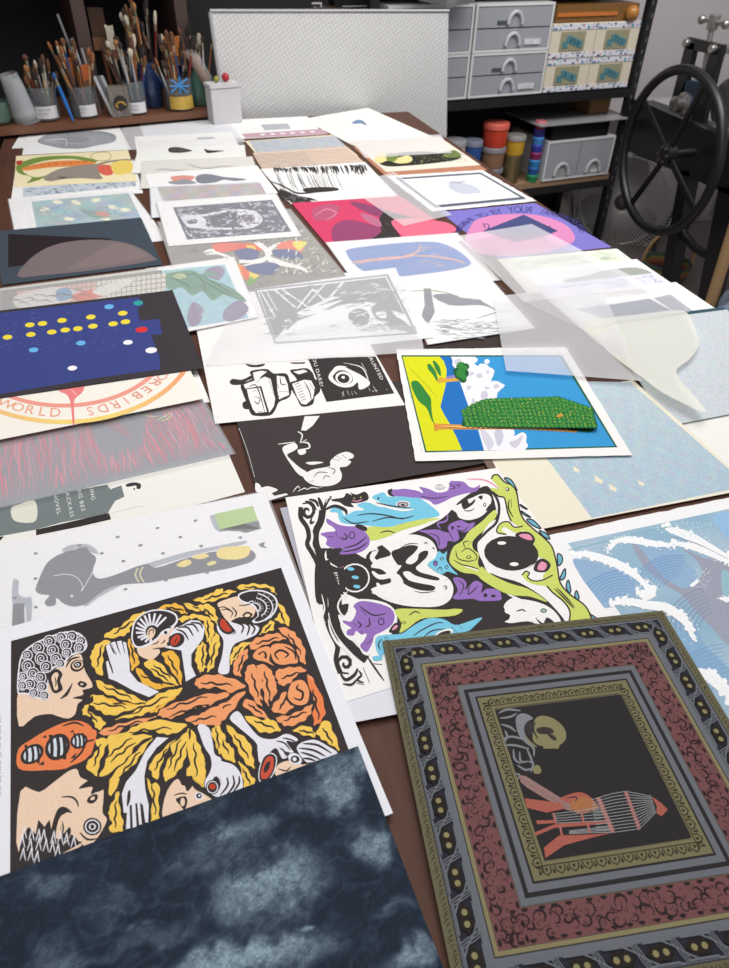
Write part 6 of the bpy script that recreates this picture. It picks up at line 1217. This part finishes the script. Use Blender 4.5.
s = Print('cream-grey print with a low pencil landscape line', E((142, 161), (252, 156.5), .28), (226, 222, 212)); s.T(120, 100, 5.207)
s.s((150, 146, 142), 6, '180,368 230,360 290,366 345,362'); s.s((150, 146, 142), 6, '355,335 400,350 460,356 520,346 600,344'); s.s((170, 166, 160), 3, '350,330 420,352 500,350'); s.done()
cover(s, 'tracing paper over the pencil landscape print', GLL)
s = Print('white print of a grey elephant shape beside a red splash', E((145, 174), (257, 165.5), .28), WPAP); s.T(120, 100, 5.207); s.b((222, 150, 136), '265,400 330,392 390,400 360,420 290,425 270,415'); s.b((132, 134, 144), '395,400 430,386 480,388 540,400 660,412 600,422 540,415 500,428 430,435 400,425'); s.b((150, 152, 160), '250,425 300,420 340,412 400,432 330,440 270,438'); s.done()
s = Print('print with a band of marbled grey and rust texture above the skull print', E((150, 187), (259, 181), .26), (232, 232, 234)); s.T(0, 0, 1)
f = s.uv('157,187 260,182.6 270,200 165,206'); s.grid(f, lambda u, v: (182+18*math.sin(u*31+5*math.sin(v*9)), 172+8*math.sin(u*23+2*v), 170+12*math.sin(u*19+v*11)), 60, 12); s.done()
cover(s, 'tracing paper over the marbled rust print', GLL)
s = Print('white print of a skull-like head inside an oval on dark blue-grey', [(156.5, 202), (276, 193.6), (301, 236), (168.5, 246)], WPAP, th=.0012)
s.T(140, 180, 4.556); DB_ = (92, 92, 106); s.p(DB_, '150,125 600,90 690,235 215,272'); W = (226, 226, 230)
s.s(W, 10, '190,170 215,165 300,160 400,140 500,140 545,165 550,190 500,215 400,222 300,218 230,205 205,185', closed=True, taper=False); s.b(W, '195,170 270,165 300,185 290,215 220,215'); s.b(W, '440,150 500,140 545,180 500,212 450,200 480,180')
s.b((120, 108, 120), '460,160 510,160 515,190 470,190'); s.b(DB_, '210,185 250,178 260,195 225,200')
f = s.uv('173,207.4 271.7,199.8 291.5,231.6 187,239.7'); s.T(0, 0, 1); f = s.uv('173,207.4 271.7,199.8 291.5,231.6 187,239.7'); hatch(s, f, (214, 214, 222), 260, (.03, .10), .5, 1.5, .0036, (.02, .03, .98, .97)); hatch(s, f, (58, 58, 72), 90, (.02, .06), 0, 1.5, .004, (.3, .2, .75, .85)); s.done()
cover(s, 'tracing paper over the skull-in-oval print', GLL)
bird = s = Print('white-bordered print of a green bird with spread wings on pale blue', [(146, 269), (234, 257), (258, 317), (165, 336)], WPAP)
s.T(140, 180, 4.556); f = s.uv('160,270 224.5,264.5 248.6,318 170,331') if 0 else None
s.T(0, 0, 1); f = s.uv('158,271 224.5,264.5 248.6,318 173,330'); s.grid(f, lambda u, v: (164+6*math.sin(u*60+v*20), 200+5*math.sin(v*50), 208), 40, 30)
s.T(0, 270, 2.916); GB = (112, 152, 128)
s.b((150, 138, 160), '600,0 640,-12 655,5 640,28 610,22'); s.b((146, 136, 158), '560,95 590,110 585,150 560,165 545,140'); s.b((146, 136, 158), '660,110 700,88 725,118 680,150 650,140')
s.b(GB, '478,14 500,8 530,2 565,2 585,12 610,4 640,14 600,22 650,40 690,62 720,92 690,86 650,72 620,90 590,62 560,75 530,50 500,60 480,40', 3)
for a in ('505,18 540,16 570,10', '585,15 630,40 680,70', '590,30 640,60 690,82', '580,40 620,75', '490,20 530,35 560,55', '560,5 590,30 600,55', '600,20 640,30', '520,8 545,14'): s.s((70, 112, 92), 4, a)
s.b((186, 196, 150), '505,16 530,10 545,20 520,26')
for k in range(26): s.s((84, 120, 100), 2.5, [(490+rg.uniform(0, 170), 10+rg.uniform(0, 70)), (505+rg.uniform(0, 170), 20+rg.uniform(0, 70))]) if 0 else s.s((84, 120, 100), 2.5, (lambda x, y: [(x, y), (x+14, y+8)])(490+k*7, 10+k*3+rg.uniform(-8, 12)))
for k in range(40): s.s((190, 216, 222), 2, (lambda x, y: [(x, y), (x+12, y+3)])(rg.uniform(600, 690), rg.uniform(-5, 130)))
s.s((176, 80, 90), 4, '590,110 600,130'); s.s((150, 80, 110), 5, '560,95 575,150', taper=True); s.txt((238, 240, 240), 'fly', 585, 135, (12, -2), (3, -14)); s.done()
cover(bird, 'light tracing paper over the green bird print', GLL)
s = Print('print of a brick grid with reclining figures in grey, pink and blue lines', [(-10, 290), (157, 268), (176, 325), (-10, 350)], (206, 204, 194))
s.T(0, 270, 2.916); s.p((150, 148, 142), '0,60 470,0 480,60 500,100 0,150')
for i in range(30):
    for j in range(4): x = 50+i*14.5; y = 55-(x*.125)+j*14+14; s.p((214, 208, 196) if x > 270 else (214, 176, 166), [(x, y), (x+12, y-1.5), (x+13, y+10), (x+1, y+11.5)])
s.b((210, 206, 200), '40,80 100,60 170,50 240,70 180,95 60,110'); s.b((212, 124, 110), '205,75 280,55 330,60 290,80 230,90'); s.b((130, 160, 186), '165,60 200,52 210,80 170,90'); s.b((216, 212, 204), '270,60 350,30 390,30 340,60 300,75')
for k in range(14): s.s((120, 116, 116), 2.4, (lambda x, y: [(x, y), (x+20, y-4), (x+36, y+4)])(20+k*16, 95-k*2+rg.uniform(-12, 12)))
s.done(); cover(s, 'tracing paper over the brick grid print', GLL)
b1 = s = Print('slate-blue print of a big pinkish semicircle over a dark wedge', [(-6, 231.5), (141, 217.4), (162.5, 264.6), (2, 285)], (66, 76, 86))
s.T(0, 190, 4.556); s.p((44, 36, 38), '37,200 512,221 500,228 300,320 37,352'); s.b((122, 108, 110), '82,395 120,330 200,270 300,238 430,226 560,238 650,270 700,305 706,320 560,345 400,368 200,388', 4); s.p((132, 116, 116), '300,362 520,240 600,252 680,300 520,340'); s.s((96, 110, 118), 3, '85,360 300,340'); s.done()
# ---- landscape print
s = Print('bright landscape print of a green tree lying sideways over blue sky and clouds', [(396, 349.5), (566, 347), (632.5, 455), (415.5, 461)], (242, 238, 234), deckle=.0007); tree_art(s); s.done()
glassine('tracing paper lying across the corner of the bright landscape print', [(493, 297), (600, 284), (642, 381), (506, 371)], GL, nx=18)
glassine('wide tracing paper over the purple and lime prints', [(457.6, 236), (531.7, 224), (652, 287), (524, 302)], GL)
glassine('tracing paper bridging the slashed woodcut and the stamp print', [(345, 186), (394, 172), (452, 215), (404, 226)], GL)
glassine('thin tracing paper over the near white and lilac prints at the right', [(520, 300), (676, 290), (690, 312), (583, 330)], GLL)
def poly_sheet(label, st, m, lift, name='tracing_paper', z=None):
    P = catmull(nums(st), True, 5); z0 = stack_z([(at(*p).x, at(*p).y) for p in nums(st)][:4]) if z is None else z
    W_ = [at(x, y, z0) for x, y in P]; c = sum(W_, Vector())/len(W_); bm = bmesh.new(); n = 9; rings = []
    for k in range(1, n+1):
        rings.append([bm.verts.new(Vector(((p.x-c.x)*k/n, (p.y-c.y)*k/n, lift((p-c)*(k/n)+c)))) for p in W_])
    c0 = bm.verts.new((0, 0, lift(c))); m_ = len(W_)
    for i in range(m_): bm.faces.new((c0, rings[0][i], rings[0][(i+1) % m_]))
    for k in range(n-1):
        for i in range(m_): bm.faces.new((rings[k][i], rings[k+1][i], rings[k+1][(i+1) % m_], rings[k][(i+1) % m_]))
    bmesh.ops.recalc_face_normals(bm, faces=bm.faces[:]); me = bpy.data.meshes.new(name); bm.to_mesh(me); bm.free()
    for p in me.polygons: p.use_smooth = True
    o = link(name, me, m); o.location = c; return tag(o, label, 'tracing paper')
poly_sheet('cream curled tracing paper bulging over the right-hand prints', '583,325 640,316 681,312.5 692,325 698,345 690,360 676,372 680,388 690,402 703,417 697,418 680,410 658,398 640,383 618,364 600,345', GLY, lambda p: .004+.010*max(0, math.sin((p.x+p.y)*9)), z=TZ+.012)
# ---- lower left pile
s = Print('bare white sheet peeking out right of the circular-text print', [(60, 382), (197, 370), (210, 402), (60, 420)], WPAP).done()
s = Print('grey and white print with rough hand-scratched words, above the spoon print', [(-10, 470), (214, 420), (245, 492), (-10, 560)], (236, 234, 226)); s.T(0, 470, 4.86)
s.p((120, 128, 128), '-50,190 300,110 525,70 545,90 590,75 605,130 560,150 520,215 300,255 175,290 0,322 -50,330'); s.b((224, 222, 206), '55,185 90,168 170,150 175,245 100,255 60,235'); s.p((58, 50, 50), '175,290 530,208 540,240 390,275 175,318'); s.p((58, 50, 50), '-50,330 20,322 0,345 -50,352')
s.b((60, 60, 60), '612,70 650,60 684,68 680,92 664,90 660,76 620,82'); s.e((60, 60, 60), 652, 92, 5, 4); s.p((236, 234, 226), '520,75 560,70 540,95')
for i, t in enumerate(('SING', 'BIG BES', 'JACKASS', 'NOVEL')): s.txt((224, 226, 222), t, 432-i*58, 78+i*12, (6, 30), (27, -6), .1)
s.s((206, 200, 190), 3, '520,215 660,180 700,176'); s.done()
s = Print('grey print scored with wavy pink vertical lines and a small feather', [(-10, 400), (186, 371), (233.5, 453.4), (-10, 509.5)], (136, 140, 148)); f = s.uv()
def fig_zone(u, v): return .40+.10*v < u < .80-.22*v and v < .72
for k in range(78):
    u0 = .01+k*.0127; run = []; ph = rg.uniform(0, 6)
    for i in range(41):
        v = .02+.96*i/40; u = u0+.006*math.sin(v*13+ph*.3+u0*20)+.0025*math.sin(v*31+ph)
        if fig_zone(u, v) or not .01 < u < .99 or rg.random() < .03 or i == 40:
            if len(run) > 3: s.rs(rg.choice([(222, 128, 142), (226, 104, 122), (206, 140, 156)]), rg.uniform(.0012, .0034), run)
            run = []
        else: run.append(f(u, v))
for k in range(12): s.rs((216, 130, 142), .0012, [f(.45+k*.012, .12+k*.03), f(.47+k*.012, .3+k*.03), f(.48+k*.012, .45+k*.02)])
s.T(120, 350, 5.207)
for a in ('190,370 230,350 260,330', '205,375 250,360 270,335', '60,330 140,345 200,350', '225,372 262,350'): s.s((200, 222, 160), 6, a)
s.done(); cover(s, 'tracing paper over the wavy pink line print', GLL)
s = Print('cream print with a red and yellow roundel reading WORLD and REBIRDS', [(-10, 345), (168, 322), (203.5, 398.6), (-10, 441.5)], (242, 236, 224)); s.T(0, 350, 5.207)
cx, cy = 330, -75
def ringc(a0, a1, rx, ry, w_, cf):
    n = 40
    for i in range(n):
        t0, t1 = math.radians(a0+(a1-a0)*i/n), math.radians(a0+(a1-a0)*(i+1.15)/n); s.s(cf(i/n), w_, [(cx+rx*math.cos(t0), cy+ry*math.sin(t0)), (cx+rx*math.cos(t1), cy+ry*math.sin(t1))], taper=False)
mixc = lambda a, b, t: tuple(a[i]*(1-t)+b[i]*t for i in range(3))
ringc(158, 12, 690, 450, 22, lambda t: mixc((238, 166, 130), (246, 214, 120), min(1, t*2.2)) if t < .6 else mixc((246, 214, 120), (238, 140, 110), (t-.6)/.4)); ringc(142, 20, 560, 365, 20, lambda t: (240, 156, 140))
s.arc((236, 160, 130), 'WORLD', cx, cy, 648, 424, 122, 91, (84, 68)); s.arc((236, 156, 134), 'FOREBIRDS', cx, cy, 585, 382, 22, 80, (80, 66), flip=True)
s.b((236, 130, 130), '300,190 430,170 432,215 395,250 385,280 388,380 378,380 368,280 350,235 310,215'); s.s((242, 236, 224), 7, '370,205 400,235'); s.done()
s = Print('dark indigo print scattered with yellow, blue, red and white dots', [(-10, 311.7), (172.5, 290), (203.5, 368), (-10, 399.2)], (60, 56, 60), th=.0012); s.T(0, 270, 2.916)
s.p((58, 68, 130), '-30,129 320,88 405,80 420,100 400,112 408,148 465,143 472,186 440,190 465,250 467,290 300,312 0,362 -30,365')
for _ in range(260): s.s(rg.choice([(110, 124, 180), (66, 80, 150), (86, 100, 166)]), 1.5, (lambda x, y: [(x, y), (x+rg.uniform(6, 12), y-1.5)])(rg.uniform(-20, 400), rg.uniform(125, 240)))
for col, pts in (((240, 216, 60), '22,196 87,160 90,188 124,156 151,181 181,147 190,175 227,171 265,137 271,164 330,157 366,151 358,126'), ((104, 176, 230), '318,107 236,213 98,233'), ((50, 160, 150), '403,96'), ((222, 50, 50), '413,174'), ((240, 240, 240), '373,211 211,286')):
    for x, y in nums(pts): s.e(col, x, y, 14, 7, -5)
s.e((240, 240, 240), 441, 234, 17, 8.5, -5); s.e((222, 50, 50), 413, 174, 18, 8, -5); s.done()
# ---- spoon print
s = Print('white print of a grey ladle-like tool among dots with green and yellow patches', [(-10, 546), (265, 491.5), (330, 660), (-10, 745)], (242, 240, 240)); s.T(0, 470, 4.86); G3_, G4_ = (112, 114, 122), (176, 180, 188)
s.b(G4_, '300,390 340,365 420,360 465,385 478,410 440,400 380,380 330,400'); s.b(G4_, '420,640 560,540 640,480 729,450 900,400 1050,370 1150,350 1200,345 1170,365 1000,400 760,470 620,545 480,620 420,665')
s.b(G3_, '175,570 190,530 230,450 300,405 360,388 400,375 425,378 435,398 468,430 450,490 470,525 520,522 600,495 660,470 720,458 760,475 900,430 1020,400 1120,388 1200,385 1236,400 1240,430 1200,455 1130,475 960,505 800,535 729,548 620,555 540,570 470,610 420,650 360,664 310,650 275,622 270,655 230,662 218,640 240,610 200,605 175,590', 3)
s.s((226, 224, 222), 4, '260,515 320,506 370,520 400,560 395,590', taper=False); s.s((226, 224, 222), 4, '455,490 400,585', taper=False); s.e((226, 226, 226), 349, 612, 7); s.s((150, 152, 160), 4, '255,565 320,570')
s.s((226, 214, 160), 7, '670,478 658,510 675,545', taper=False); s.s((226, 214, 160), 7, '695,470 680,508 700,545', taper=False)
for q in ('875,410 930,395 990,385 1050,380 960,400', '1020,365 1100,350', ): pass
s.b(G4_, '62,545 75,530 92,545 90,600 120,620 155,625 150,745 130,748 120,660 62,650'); s.p(G3_, '62,650 118,648 120,745 58,770')
for x, y in ((174, 405), (172, 528), (72, 622), (174, 667), (386, 366), (495, 405), (572, 326), (684, 366), (600, 443), (610, 580), (1440/2, 900)): s.e(G3_, x, y, 10, 6, -10)
s.T(130, 470, 4.05)
for x, y in ((265, 205), (112, 235), (204, 272), (42, 305), (134, 338), (288, 308), (447, 274), (312, 416), (146, 447), (473, 379)): s.e(G3_, x, y, 8, 5, -10)
s.b((242, 220, 130), '350,340 370,315 450,308 485,312 480,345 440,362 370,360'); s.b((242, 220, 130), '190,382 230,362 250,375 225,392 200,392'); s.b((242, 220, 130), '250,352 300,338 320,350 280,362'); s.b((236, 220, 140), '312,378 340,368 350,378 320,388')
s.p(G4_, '322,185 345,180 365,240 395,245 360,252 340,235'); s.p(G3_, '345,185 360,240 520,205 530,238 470,255 440,248 365,246'); s.p((178, 208, 130), '342,178 498,145 518,205 362,242'); s.p(G3_, '520,300 548,290 542,305 556,318 530,312'); s.s((200, 208, 180), 3, '320,415 460,388')
s.done(); cover(s, 'tracing paper covering the ladle print', GLL)
# ---- sheets under the ink creatures print
s = Print('grey-lilac sheet showing as a sliver left of the ink creatures print', [(280, 508), (470, 478), (598, 615), (346, 716)], (178, 176, 186)).done()
s = Print('white sheet showing below the near corner of the ink creatures print', [(312, 640), (430, 620), (470, 700), (335, 726)], (224, 224, 230)).done()
s = Print('big print of blue waves with white foam and a dark whale shape', E((548, 535.5), (778, 487.5), .37), (242, 240, 240), deckle=.0012); wave_art(s); s.done()
s = Print('white print of ink creatures, purple elephants and a green lizard around a black egg', [(285.4, 497.5), (497, 468), (612, 618), (333.4, 705.8)], (243, 240, 238)); spook_art(s); s.done()
s = Print('black, yellow and orange print of faces and hands around a rose', [(-25, 636), (285, 553.5), (393, 813)], (236, 236, 240), th=.0012); face_art(s); s.done()
s = Print('black and white sheets edge peeping left of the face print', [(-60, 880), (-20, 872), (-14, 900), (-60, 905)], WPAP) if 0 else None
s = Print('dark indigo etching of mottled folded textures at the near left corner', [(-60, 898), (358, 746), (450, 985)], (42, 52, 66), th=.0014); etch_art(s); s.done()
s = Print('ornate framed print on black with skull figure and rocket, grey, olive and red', E((382.5, 641), (662.6, 610.4), .358), (92, 86, 70), th=.003); orn_art(s); s.done()
